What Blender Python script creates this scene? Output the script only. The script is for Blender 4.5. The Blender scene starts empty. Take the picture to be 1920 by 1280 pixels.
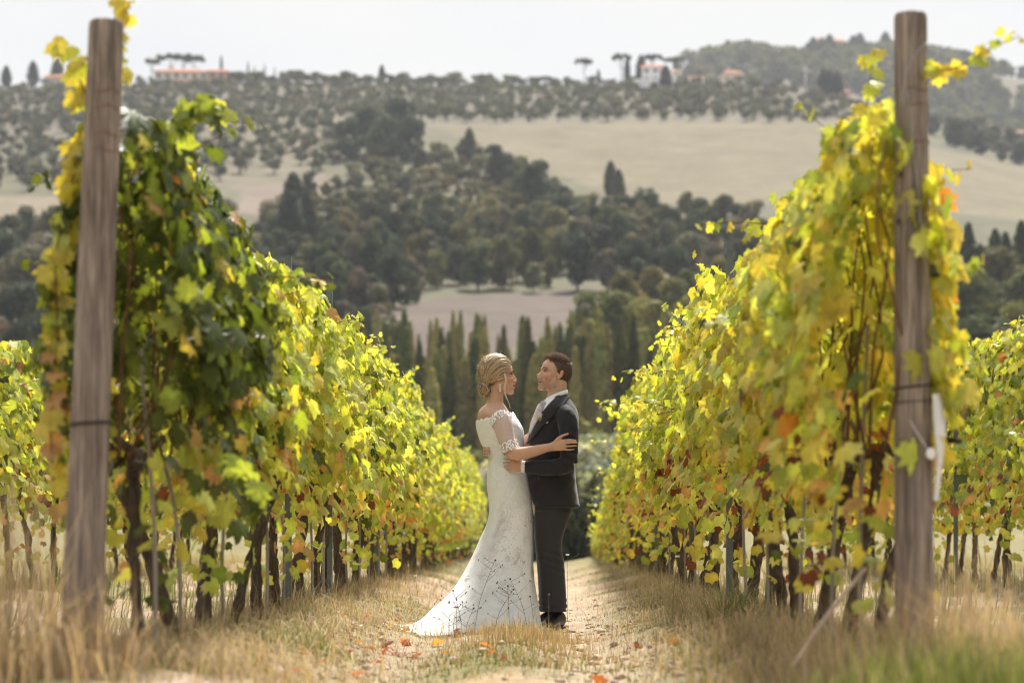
import bpy, math, random
import numpy as np
from mathutils import Vector, Matrix

rng = np.random.default_rng(11)
random.seed(11)
R = math.radians
scene = bpy.context.scene
COL = scene.collection

# ------------------------------------------------------------------ camera
F = 4533.0            # focal length in pixels of a 1920 px wide picture (85 mm lens)
EYE = 0.575           # camera height above the grass track
HY = 1000.0           # picture row of eye level
FOCUS = 15.75
cam = bpy.data.cameras.new('camera')
cam_ob = bpy.data.objects.new('camera', cam)
COL.objects.link(cam_ob)
cam_ob.location = (0, 0, EYE)
cam_ob.rotation_euler = (R(90), 0, 0)
cam.lens = 85
cam.sensor_width = 36
cam.sensor_fit = 'HORIZONTAL'
cam.shift_y = (HY - 640) / 1920
cam.clip_start = 0.1
cam.clip_end = 6000
cam.dof.use_dof = True
cam.dof.focus_distance = FOCUS
cam.dof.aperture_fstop = 2.4
scene.camera = cam_ob

# ------------------------------------------------------------------ light
SUN_AZ, SUN_EL = R(14), R(56)      # azimuth clockwise from the view direction
world = bpy.data.worlds.new('World')
scene.world = world
world.use_nodes = True
wn = world.node_tree
wn.nodes.clear()
w_out = wn.nodes.new('ShaderNodeOutputWorld')
w_sky = wn.nodes.new('ShaderNodeTexSky')
w_sky.sky_type = 'NISHITA'
w_sky.sun_disc = False
w_sky.sun_elevation = SUN_EL
w_sky.sun_rotation = SUN_AZ
w_sky.dust_density = 4.0
w_sky.air_density = 1.0
w_bg = wn.nodes.new('ShaderNodeBackground')
w_bg.inputs[1].default_value = 0.10
w_veil = wn.nodes.new('ShaderNodeBackground')      # thin high cloud over the whole sky
w_veil.inputs[1].default_value = 0.46
w_tc = wn.nodes.new('ShaderNodeTexCoord')
w_map = wn.nodes.new('ShaderNodeMapping')
w_map.inputs['Scale'].default_value = (1.0, 1.0, 4.0)
w_noise = wn.nodes.new('ShaderNodeTexNoise')
w_noise.inputs['Scale'].default_value = 5.0
w_noise.inputs['Detail'].default_value = 4
w_ramp = wn.nodes.new('ShaderNodeValToRGB')
w_ramp.color_ramp.elements[0].position = 0.35
w_ramp.color_ramp.elements[0].color = (0.90, 0.92, 0.95, 1)
w_ramp.color_ramp.elements[1].position = 0.65
w_ramp.color_ramp.elements[1].color = (1.0, 0.985, 0.97, 1)
w_mix = wn.nodes.new('ShaderNodeMixShader')
w_mix.inputs[0].default_value = 0.95
wl = wn.links.new
wl(w_sky.outputs[0], w_bg.inputs[0])
wl(w_tc.outputs['Generated'], w_map.inputs[0])
wl(w_map.outputs[0], w_noise.inputs['Vector'])
wl(w_noise.outputs['Fac'], w_ramp.inputs[0])
wl(w_ramp.outputs[0], w_veil.inputs[0])
wl(w_bg.outputs[0], w_mix.inputs[1])
wl(w_veil.outputs[0], w_mix.inputs[2])
wl(w_mix.outputs[0], w_out.inputs[0])

sun = bpy.data.lights.new('sun', 'SUN')
sun.energy = 5.0
sun.angle = R(11)
sun.color = (1.0, 0.95, 0.88)
sun_ob = bpy.data.objects.new('sun', sun)
COL.objects.link(sun_ob)
sd = Vector((math.sin(SUN_AZ) * math.cos(SUN_EL), math.cos(SUN_AZ) * math.cos(SUN_EL), math.sin(SUN_EL)))
sun_ob.rotation_euler = sd.to_track_quat('Z', 'Y').to_euler()
sun_ob.location = sd * 50

vs = scene.view_settings
vs.view_transform = 'Standard'
vs.look = 'None'
vs.gamma = 1
vs.use_curve_mapping = False
vs.exposure = 1.0
scene.render.engine = 'CYCLES'
cy = scene.cycles
cy.use_denoising = True
cy.use_adaptive_sampling = False
cy.filter_width = 1.1
cy.max_bounces = 8
cy.diffuse_bounces = 3
cy.glossy_bounces = 2
cy.transmission_bounces = 4
cy.transparent_max_bounces = 8
cy.volume_bounces = 0
cy.sample_clamp_indirect = 6

# ------------------------------------------------------------------ helpers
def link(o, parent=None):
    COL.objects.link(o)
    if parent is not None:
        o.parent = parent
    return o

def tag(o, label=None, cat=None, group=None, kind=None):
    if label: o['label'] = label
    if cat: o['category'] = cat
    if group: o['group'] = group
    if kind: o['kind'] = kind
    return o

def empty(name, loc=(0, 0, 0), rz=0.0, label=None, cat=None, group=None):
    o = bpy.data.objects.new(name, None)
    o.location = loc
    o.rotation_euler = (0, 0, rz)
    o.empty_display_size = 0.1
    link(o)
    return tag(o, label, cat, group)

def mesh_np(name, V, faces, mat=None, col=None, smooth=True, mat_idx=None):
    """faces: list of int arrays (M,k); col: (N,3) per-vertex colour"""
    me = bpy.data.meshes.new(name)
    V = np.asarray(V, dtype=np.float32).reshape(-1, 3)
    if not isinstance(faces, (list, tuple)): faces = [faces]
    faces = [np.asarray(f, dtype=np.int32) for f in faces if len(f)]
    me.vertices.add(len(V))
    me.vertices.foreach_set('co', V.ravel())
    nl = sum(f.size for f in faces)
    npoly = sum(len(f) for f in faces)
    me.loops.add(nl)
    me.loops.foreach_set('vertex_index', np.concatenate([f.ravel() for f in faces]))
    me.polygons.add(npoly)
    tot = np.concatenate([np.full(len(f), f.shape[1], dtype=np.int32) for f in faces])
    start = np.concatenate([[0], np.cumsum(tot)[:-1]]).astype(np.int32)
    me.polygons.foreach_set('loop_start', start)
    me.polygons.foreach_set('use_smooth', np.full(npoly, smooth, dtype=bool))
    if mat_idx is not None:
        me.polygons.foreach_set('material_index', np.asarray(mat_idx, dtype=np.int32))
    if col is not None:
        ca = me.color_attributes.new('Col', 'FLOAT_COLOR', 'POINT')
        c4 = np.ones((len(V), 4), dtype=np.float32)
        c4[:, :3] = col
        ca.data.foreach_set('color', c4.ravel())
    me.update(calc_edges=True)
    if mat is not None:
        for m in (mat if isinstance(mat, (list, tuple)) else [mat]):
            me.materials.append(m)
    return me

def obj(name, me, parent=None, loc=None):
    o = bpy.data.objects.new(name, me)
    if loc is not None: o.location = loc
    return link(o, parent)

class MB:
    """collects pieces (verts, quads, tris, colours) of one mesh"""
    def __init__(s): s.v, s.q, s.t, s.c, s.n = [], [], [], [], 0
    def add(s, V, quads=None, tris=None, col=(1, 1, 1)):
        V = np.asarray(V, dtype=float).reshape(-1, 3)
        s.v.append(V)
        if quads is not None and len(quads): s.q.append(np.asarray(quads) + s.n)
        if tris is not None and len(tris): s.t.append(np.asarray(tris) + s.n)
        c = np.asarray(col, dtype=float)
        s.c.append(np.broadcast_to(c, (len(V), 3)))
        s.n += len(V)
        return s
    def mesh(s, name, mat, smooth=True):
        f = []
        if s.q: f.append(np.concatenate(s.q))
        if s.t: f.append(np.concatenate(s.t))
        return mesh_np(name, np.concatenate(s.v), f, mat, np.concatenate(s.c), smooth)
    def build(s, name, mat, parent=None, smooth=True, loc=None):
        return obj(name, s.mesh(name, mat, smooth), parent, loc)
    def box(s, x0, x1, y0, y1, z0, z1, col=(1, 1, 1), M=None):
        V = np.array([[x, y, z] for z in (z0, z1) for y in (y0, y1) for x in (x0, x1)], float)
        if M is not None: V = V @ np.array(M.to_3x3()).T + np.array(M.translation)
        q = [[0, 2, 3, 1], [4, 5, 7, 6], [0, 1, 5, 4], [2, 6, 7, 3], [0, 4, 6, 2], [1, 3, 7, 5]]
        return s.add(V, q, None, col)

def catmull(P, n):
    """P (k,m) -> densified with n steps for each span"""
    P = np.asarray(P, float)
    if n <= 1: return P
    Q = np.vstack([2 * P[0] - P[1], P, 2 * P[-1] - P[-2]])
    out = []
    for i in range(1, len(Q) - 2):
        p0, p1, p2, p3 = Q[i - 1], Q[i], Q[i + 1], Q[i + 2]
        for t in np.arange(n) / n:
            out.append(0.5 * (2 * p1 + (p2 - p0) * t + (2 * p0 - 5 * p1 + 4 * p2 - p3) * t * t + (3 * p1 - p0 - 3 * p2 + p3) * t ** 3))
    out.append(Q[-2])
    return np.array(out)

def grid_faces(nr, nc, closed=True):
    i = np.arange(nr - 1)[:, None]
    j = np.arange(nc if closed else nc - 1)[None, :]
    a = i * nc + j
    b = i * nc + (j + 1) % nc
    return np.stack([a, b, b + nc, a + nc], -1).reshape(-1, 4)

def tube(P, r, seg=6, cap=True, flat=None, dens=1):
    """tapered tube round a polyline; flat = (vector, factor) squashes it along a direction"""
    P = np.asarray(P, float)
    r = np.broadcast_to(np.asarray(r, float), (len(P),))
    if dens > 1:
        Q = catmull(np.hstack([P, r[:, None]]), dens)
        P, r = Q[:, :3], np.maximum(Q[:, 3], 1e-4)
    T = np.gradient(P, axis=0)
    T /= np.linalg.norm(T, axis=1, keepdims=True) + 1e-9
    up = np.array([0.31, 0.2, 0.93]) if abs(T[0] @ np.array([0.31, 0.2, 0.93])) < 0.85 else np.array([0.9, -0.3, 0.1])
    A = np.cross(T, up); A /= np.linalg.norm(A, axis=1, keepdims=True) + 1e-9
    B = np.cross(T, A)
    th = np.arange(seg) * 2 * np.pi / seg
    off = A[:, None] * np.cos(th)[None, :, None] + B[:, None] * np.sin(th)[None, :, None]
    if flat is not None:
        f = np.asarray(flat[0], float); f = f / np.linalg.norm(f)
        off = off - (1 - flat[1]) * (off @ f)[..., None] * f
    V = (P[:, None] + off * r[:, None, None]).reshape(-1, 3)
    q = grid_faces(len(P), seg)
    t = []
    if cap:
        n = len(V)
        V = np.vstack([V, P[0], P[-1]])
        for j in range(seg):
            t.append([n, (j + 1) % seg, j])
            t.append([n + 1, n - seg + j, n - seg + (j + 1) % seg])
    return V, q, np.array(t, int).reshape(-1, 3)

def ellipsoid(c, r, n=16, m=10, M=None):
    th = np.linspace(0, 2 * np.pi, n, endpoint=False)
    ph = np.linspace(-np.pi / 2, np.pi / 2, m + 2)[1:-1]
    V = np.array([[math.cos(p) * math.cos(t), math.cos(p) * math.sin(t), math.sin(p)] for p in ph for t in th])
    V = np.vstack([V, [0, 0, -1], [0, 0, 1]]) * np.asarray(r)
    if M is not None: V = V @ np.array(M.to_3x3()).T
    V = V + np.asarray(c)
    q = grid_faces(m, n)
    k = m * n
    t = [[k, (j + 1) % n, j] for j in range(n)] + [[k + 1, k - n + j, k - n + (j + 1) % n] for j in range(n)]
    return V, q, np.array(t)

def vnoise(x, y, s=1.0, seed=0):
    """smooth value noise, vectorised"""
    x = np.asarray(x, float) / s; y = np.asarray(y, float) / s
    xi = np.floor(x).astype(np.int64); yi = np.floor(y).astype(np.int64)
    fx = x - xi; fy = y - yi
    fx = fx * fx * (3 - 2 * fx); fy = fy * fy * (3 - 2 * fy)
    def h(a, b):
        n = (a * 374761393 + b * 668265263 + seed * 982451653) & 0x7fffffff
        n = ((n ^ (n >> 13)) * 1274126177) & 0x7fffffff
        return ((n ^ (n >> 16)) & 0xffff) / 65535.0
    return (h(xi, yi) * (1 - fx) + h(xi + 1, yi) * fx) * (1 - fy) + (h(xi, yi + 1) * (1 - fx) + h(xi + 1, yi + 1) * fx) * fy

def fbm(x, y, s=1.0, seed=0, o=3):
    return sum(vnoise(x, y, s / 2 ** k, seed + k) * 0.5 ** k for k in range(o)) / sum(0.5 ** k for k in range(o))

def sstep(a, b, x):
    t = np.clip((np.asarray(x, float) - a) / (b - a), 0, 1)
    return t * t * (3 - 2 * t)

# materials ---------------------------------------------------------
class NT:
    def __init__(s, name):
        s.m = bpy.data.materials.new(name)
        s.m.use_nodes = True
        s.t = s.m.node_tree
        s.t.nodes.clear()
        s.out = s.t.nodes.new('ShaderNodeOutputMaterial')
    def n(s, typ, **kw):
        nd = s.t.nodes.new('ShaderNode' + typ)
        for k, v in kw.items():
            if k.startswith('i_'): nd.inputs[k[2:].replace('_', ' ')].default_value = v
            else: setattr(nd, k, v)
        return nd
    def l(s, a, b): s.t.links.new(a, b)
    def attr(s, name='Col'):
        return s.n('Attribute', attribute_name=name).outputs['Color']
    def mix(s, fac, a, b, blend='MIX'):
        nd = s.n('MixRGB', blend_type=blend)
        for i, v in enumerate((fac, a, b)):
            if hasattr(v, 'links'): s.l(v, nd.inputs[i])
            elif i == 0: nd.inputs[0].default_value = v
            else: nd.inputs[i].default_value = (*v[:3], 1)
        return nd.outputs[0]
    def noise(s, scale, detail=3, rough=0.55, vec=None, dist=0.0):
        nd = s.n('TexNoise')
        nd.inputs['Scale'].default_value = scale
        nd.inputs['Detail'].default_value = detail
        nd.inputs['Roughness'].default_value = rough
        nd.inputs['Distortion'].default_value = dist
        if vec is not None: s.l(vec, nd.inputs['Vector'])
        return nd.outputs['Fac']
    def ramp(s, fac, stops):
        nd = s.n('ValToRGB')
        e = nd.color_ramp.elements
        while len(e) < len(stops): e.new(0.5)
        for el, (p, c) in zip(e, stops):
            el.position = p
            el.color = (c, c, c, 1) if not hasattr(c, '__len__') else (*c[:3], 1)
        s.l(fac, nd.inputs[0])
        return nd.outputs[0]
    def coord(s, kind='Object', scale=None):
        o = s.n('TexCoord').outputs[kind]
        if scale is None: return o
        m = s.n('Mapping'); m.inputs['Scale'].default_value = scale
        s.l(o, m.inputs[0])
        return m.outputs[0]
    def bump(s, h, strength=0.3, dist=0.01):
        b = s.n('Bump'); b.inputs['Strength'].default_value = strength; b.inputs['Distance'].default_value = dist
        s.l(h, b.inputs['Height'])
        return b.outputs[0]
    def bsdf(s, color, rough=0.8, spec=0.3, normal=None, **kw):
        b = s.n('BsdfPrincipled')
        if hasattr(color, 'links'): s.l(color, b.inputs['Base Color'])
        else: b.inputs['Base Color'].default_value = (*color[:3], 1)
        if hasattr(rough, 'links'): s.l(rough, b.inputs['Roughness'])
        else: b.inputs['Roughness'].default_value = rough
        b.inputs['Specular IOR Level'].default_value = spec
        if normal is not None: s.l(normal, b.inputs['Normal'])
        for k, v in kw.items(): b.inputs[k.replace('_', ' ')].default_value = v
        return b.outputs[0]
    def done(s, shader):
        s.l(shader, s.out.inputs['Surface'])
        return s.m

def leafy(name, trans=0.45, tint=(1.25, 1.15, 0.5), rough=0.55, spec=0.25, objcol=False, detail=40, var=0.35):
    """foliage: vertex colour (times object colour) with translucency"""
    t = NT(name)
    c = t.attr()
    if objcol: c = t.mix(1.0, c, t.n('ObjectInfo').outputs['Color'], 'MULTIPLY')
    nz = t.noise(detail, 2, vec=t.coord('Object'))
    c = t.mix(var, c, t.ramp(nz, [(0.3, 0.45), (0.7, 1.5)]), 'MULTIPLY')
    b = t.bsdf(c, rough, spec)
    tr = t.n('BsdfTranslucent')
    t.l(t.mix(1.0, c, tint, 'MULTIPLY'), tr.inputs[0])
    ms = t.n('MixShader'); ms.inputs[0].default_value = trans
    t.l(b, ms.inputs[1]); t.l(tr.outputs[0], ms.inputs[2])
    return t.done(ms.outputs[0])

def simple(name, color, rough=0.8, spec=0.3, nscale=None, namt=0.3, bump=0.0, bdist=0.01, vcol=False, **kw):
    t = NT(name)
    c = t.attr() if vcol else None
    if c is None:
        rgb = t.n('RGB'); rgb.outputs[0].default_value = (*color, 1); c = rgb.outputs[0]
    nrm = None
    if nscale:
        nz = t.noise(nscale, 4, vec=t.coord('Object'))
        c = t.mix(namt, c, t.ramp(nz, [(0.25, 0.3), (0.75, 1.6)]), 'MULTIPLY')
        if bump: nrm = t.bump(nz, bump, bdist)
    return t.done(t.bsdf(c, rough, spec, nrm, **kw))
# ------------------------------------------------------------------ terrain
ROWS = {'L': -1.475, 'R': 1.215, 'LL': -4.40, 'RR': 4.15}
SLOPE = 0.011
def row_x(row, d): return ROWS[row] + SLOPE * np.asarray(d, float)

# eye-level rows of the picture that the ground reaches at each distance
_D = [60, 80, 110, 140, 170, 200, 250, 285, 390, 560, 740, 800, 1000]
_Y = [1040, 1090, 1120, 1010, 880, 730, 600, 552, 405, 240, 163, 175, 260]
_FX = [-2000, 0, 500, 1000, 1200, 1280, 1400, 1500, 1560, 1700, 1920, 3000]
_FY = [190, 190, 190, 190, 165, 128, 112, 128, 118, 112, 150, 160]

def far_y(px, d):
    y = np.interp(d, _D, _Y)
    y = y + np.interp(px, [-500, 0, 430, 700, 1450, 1750, 1920, 2600], [8, 4, -6, -8, 0, 62, 128, 200]) * sstep(280, 740, d)
    y = y + (fbm(px, d * 2, 260, 5) - 0.5) * 16 * sstep(150, 260, d)
    fy = np.interp(px, _FX, _FY)
    t = sstep(950, 1250, d)
    y = y * (1 - t) + fy * t
    return y + sstep(1300, 1750, d) * 850

def ground_z(x, y):
    x = np.asarray(x, float); y = np.asarray(y, float)
    near = -0.06 * np.exp(-((x - row_x('R', y) + 0.95) / 0.28) ** 2) - 0.05 * np.exp(-((x - row_x('L', y) - 0.8) / 0.3) ** 2)
    for r in ROWS: near = near + 0.11 * np.exp(-((x - row_x(r, y)) / 0.5) ** 2)
    rough = (fbm(x, y, 0.9, 1) - 0.5) * 0.10 + (fbm(x, y, 0.22, 3, 2) - 0.5) * 0.045
    calm = 1 - 0.75 * np.exp(-((x - 0.0) / 0.7) ** 2 - ((y - 15.3) / 1.5) ** 2)
    near = near + rough * calm
    near = near - 1.1 * sstep(48, 60, y)
    d = np.maximum(y, 1.0)
    px = 960 + F * x / d
    fz = EYE + (HY - far_y(px, d)) * d / F
    t = sstep(52, 66, y)
    return near * (1 - t) + fz * t

def on_ground(px, d):
    x = (px - 960) * d / F
    return np.array([x, d, float(ground_z(x, d))])

def inside(poly, px, py):
    px = np.asarray(px, float); py = np.asarray(py, float)
    r = np.zeros(px.shape, bool)
    n = len(poly)
    for i in range(n):
        x1, y1 = poly[i]; x2, y2 = poly[(i + 1) % n]
        c = ((y1 > py) != (y2 > py)) & (px < (x2 - x1) * (py - y1) / (y2 - y1 + 1e-9) + x1)
        r ^= c
    return r

def d_of(px, py):
    """distance at which the ground shows at a picture point (far hillside)"""
    ds = np.linspace(150, 760, 400)
    ys = far_y(np.full_like(ds, px), ds)
    k = np.argmax(ys <= py)
    return float(ds[k]) if ys[k] <= py else None

FIELDS = [
    ([(790, 236), (1600, 226), (1660, 262), (1800, 290), (2100, 320), (2100, 440), (1700, 392), (1420, 385), (1180, 385), (1080, 340), (960, 300), (880, 262)], (0.145, 0.124, 0.077)),
    ([(400, 215), (700, 222), (820, 240), (760, 262), (640, 280), (560, 350), (380, 350)], (0.135, 0.118, 0.078)),
    ([(-200, 360), (160, 370), (180, 440), (-200, 440)], (0.17, 0.14, 0.095)),
    ([(690, 592), (830, 556), (1130, 546), (1130, 580), (1000, 640), (850, 690), (720, 660)], (0.115, 0.09, 0.073)),
    ([(440, 335), (620, 330), (640, 380), (520, 410), (440, 400)], (0.165, 0.13, 0.10)),
    ([(-200, 150), (2000, 120), (2000, 240), (-200, 260)], (0.125, 0.11, 0.08)),
]
ds = np.concatenate([np.linspace(-25, 5, 16)[:-1], np.arange(5, 24, 0.075), np.geomspace(24, 62, 110), np.geomspace(62.5, 150, 50), np.geomspace(152, 800, 190), np.geomspace(806, 1760, 40)])
us = np.linspace(-1, 1, 211)
us = np.sign(us) * (0.22 * np.abs(us) + 0.78 * np.abs(us) ** 3)
X = us[None, :] * (14 + 0.42 * np.maximum(ds, 0))[:, None]
Yg = np.repeat(ds[:, None], len(us), 1)
Z = ground_z(X, Yg)
gx, gy = X.ravel(), Yg.ravel()
gc = np.tile(np.array([0.105, 0.10, 0.06]), (len(gx), 1))
gpx = 960 + F * gx / np.maximum(gy, 1)
gpy = far_y(gpx, np.maximum(gy, 60))
wob = (fbm(gx, gy, 30, 9) - 0.5) * 34
for poly, c in reversed(FIELDS):
    m = inside(poly, gpx + wob, gpy + wob * 0.4) & (gy > 150)
    gc[m] = c
m = gy > 150
gc[m] *= (0.75 + 0.5 * fbm(gx[m], gy[m], 9, 31))[:, None]
# near: sandy soil, dry thatch and green patches
n = gy <= 150
soil = np.array([0.40, 0.305, 0.225]); dry = np.array([0.36, 0.265, 0.155]); green = np.array([0.15, 0.155, 0.06])
f1 = sstep(0.42, 0.62, fbm(gx[n], gy[n], 1.1, 41))
f2 = sstep(0.40, 0.60, fbm(gx[n], gy[n] * 0.6, 0.8, 47))
cn = soil * (1 - f1[:, None]) + dry * f1[:, None]
cn = cn * (1 - 0.75 * f2[:, None]) + green * 0.75 * f2[:, None]
trk = np.exp(-((gx[n] - row_x('R', gy[n]) + 0.95) / 0.30) ** 2) * 0.85
trk = np.maximum(trk, 0.75 * np.exp(-((gx[n] - row_x('L', gy[n]) - 0.75) / 0.28) ** 2) * (gy[n] < 14.5))
cn = cn * (1 - trk[:, None]) + np.array([0.42, 0.325, 0.24]) * trk[:, None]
far_green = sstep(28, 50, gy[n])[:, None]
cn = cn * (1 - far_green) + np.array([0.20, 0.175, 0.085]) * far_green
gc[n] = cn

t = NT('ground')
c = t.attr()
pos = t.n('NewGeometry').outputs['Position']
n1 = t.noise(9, 6, 0.7, pos); n2 = t.noise(75, 4, 0.7, pos); n3 = t.noise(0.35, 4, 0.6, pos)
c = t.mix(0.65, c, t.ramp(n1, [(0.25, 0.45), (0.75, 1.5)]), 'MULTIPLY')
c = t.mix(0.6, c, t.ramp(n2, [(0.3, 0.4), (0.7, 1.5)]), 'MULTIPLY')
c = t.mix(0.35, c, t.ramp(n3, [(0.3, 0.6), (0.7, 1.35)]), 'MULTIPLY')
h = t.mix(0.5, n1, n2)
M_GROUND = t.done(t.bsdf(c, 0.95, 0.15, t.bump(h, 0.7, 0.03)))
g = obj('ground', mesh_np('ground', np.stack([gx, gy, Z.ravel()], -1), grid_faces(len(ds), len(us), False), M_GROUND, gc))
tag(g, 'sandy grass track between the vine rows and the hillside across the valley', 'ground', kind='structure')
# ------------------------------------------------------------------ vineyard
M_LEAF = leafy('vine_leaf', 0.55, (1.28, 1.12, 0.42), 0.42, 0.45, objcol=True, detail=14, var=0.4)

def bark(name, c0, c1, scale, bdist=0.02):
    t = NT(name)
    v = t.coord('Object', scale)
    nz = t.noise(1.0, 6, 0.7, v, 0.6)
    c = t.ramp(nz, [(0.3, c0), (0.7, c1)])
    return t.done(t.bsdf(c, 0.95, 0.15, t.bump(nz, 1.0, bdist)))
M_TRUNK = bark('vine_bark', (0.035, 0.024, 0.018), (0.17, 0.125, 0.09), (60, 60, 9))
M_CANE = bark('vine_cane', (0.09, 0.038, 0.02), (0.22, 0.11, 0.055), (30, 30, 30), 0.003)
M_STAKE = bark('grey_stake', (0.20, 0.17, 0.14), (0.40, 0.36, 0.31), (80, 80, 6), 0.003)

half = [(0.0, 1.0), (0.10, 0.80), (0.24, 0.74), (0.25, 0.55), (0.46, 0.60), (0.70, 0.62), (0.66, 0.42), (0.60, 0.30), (0.76, 0.14), (0.78, -0.06), (0.58, -0.16), (0.46, -0.34), (0.22, -0.36), (0.07, -0.22)]
OUT = np.array(half + [(-x, y) for x, y in reversed(half[1:])] , float)
half_s = [(0.0, 1.0), (0.24, 0.66), (0.68, 0.56), (0.76, 0.02), (0.40, -0.36), (0.07, -0.2)]
OUT_S = np.array(half_s + [(-x, y) for x, y in reversed(half_s[1:])], float)

def leaf_shape(out, seed):
    r = np.random.default_rng(seed)
    P = out * 0.5
    P = P * (1 + r.uniform(-0.10, 0.10, (len(P), 1))) + r.uniform(-0.015, 0.015, P.shape)
    x = np.concatenate([[0.0], P[:, 0]]); y = np.concatenate([[0.0], P[:, 1]])
    cup = r.uniform(-0.9, 0.6); fold = r.uniform(0.0, 0.55); droop = r.uniform(0.1, 1.0)
    z = -cup * x * x - fold * np.abs(x) * 0.6 - droop * np.maximum(y, 0) ** 2 + 0.05 * np.sin(9 * np.arctan2(x, y) + r.uniform(0, 6)) * np.hypot(x, y) * 1.6
    V = np.stack([x, y, z], -1)
    n = len(P)
    T = np.array([[0, 1 + (i + 1) % n, 1 + i] for i in range(n)])
    return V, T
SHAPES = [leaf_shape(OUT, s) for s in range(8)]
SHAPES_S = [leaf_shape(OUT_S, 50 + s) for s in range(8)]
LEAF_ME = []
for s, (V, T) in enumerate(SHAPES):
    c = np.ones((len(V), 3)) * 0.97
    c[0] = (1.2, 1.2, 1.2)
    LEAF_ME.append(mesh_np('leaf', V, T, M_LEAF, c))

def norm(a): return a / (np.linalg.norm(a, axis=-1, keepdims=True) + 1e-9)

PAL = np.array([
    [0.47, 0.53, 0.105],   # 0 lime
    [0.32, 0.40, 0.075],     # 1 fresh green
    [0.56, 0.50, 0.10],    # 2 yellow
    [0.085, 0.115, 0.026],    # 3 deep green
    [0.58, 0.37, 0.17],      # 4 peach orange
    [0.52, 0.23, 0.06],      # 5 orange
    [0.19, 0.055, 0.028],    # 6 dry red-brown
    [0.59, 0.64, 0.20]])     # 7 pale lime

def leaf_colors(r, w, row, d):
    """natural autumn colours: low leaves have turned first, one row is yellower"""
    n = len(w)
    P = np.zeros((n, 8))
    low = sstep(1.12, 0.68, w)
    if row in ('R',):
        P[:] = [0.38, 0.15, 0.16, 0.03, 0.010, 0.003, 0.003, 0.34]
        P += low[:, None] * np.array([0, 0, 0.30, 0, 0.12, 0.03, 0.40, 0])
        near = max(0.0, 1 - (d - 8.4) / 8)
        P += near * np.array([0, 0, 0.34, 0, 0.01, 0.004, 0, 0])
    elif row == 'L':
        P[:] = [0.40, 0.20, 0.06, 0.07, 0.010, 0.002, 0.004, 0.36]
        P += low[:, None] * np.array([0, 0, 0.16, 0, 0.20, 0.03, 0.06, 0])
        near = float(np.clip(1.6 - (d - 8.6) / 1.5, 0, 1))
        P += near * np.array([-0.40, 0.45, 0.06, 2.6, 0, 0, 0, -0.36]) * (1 - 0.7 * low[:, None])  # extra deep green paints the shade of the row's near end into the leaves
        far = sstep(22, 40, d)
        P += far * np.array([0, 0.1, 0.35, 0, 0, 0.03, 0, 0])
    else:
        P[:] = [0.42, 0.28, 0.10, 0.08, 0.02, 0.01, 0.005, 0.18]
        P += low[:, None] * np.array([0, 0, 0.1, 0, 0.10, 0.05, 0.10, 0])
    P = np.maximum(P, 0)
    P = np.cumsum(P / P.sum(1, keepdims=True), 1)
    k = (r.random((n, 1)) > P).sum(1).clip(0, 7)
    return PAL[k] * r.uniform(0.78, 1.2, (n, 1)) * r.uniform(0.93, 1.07, (n, 3)), k

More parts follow.
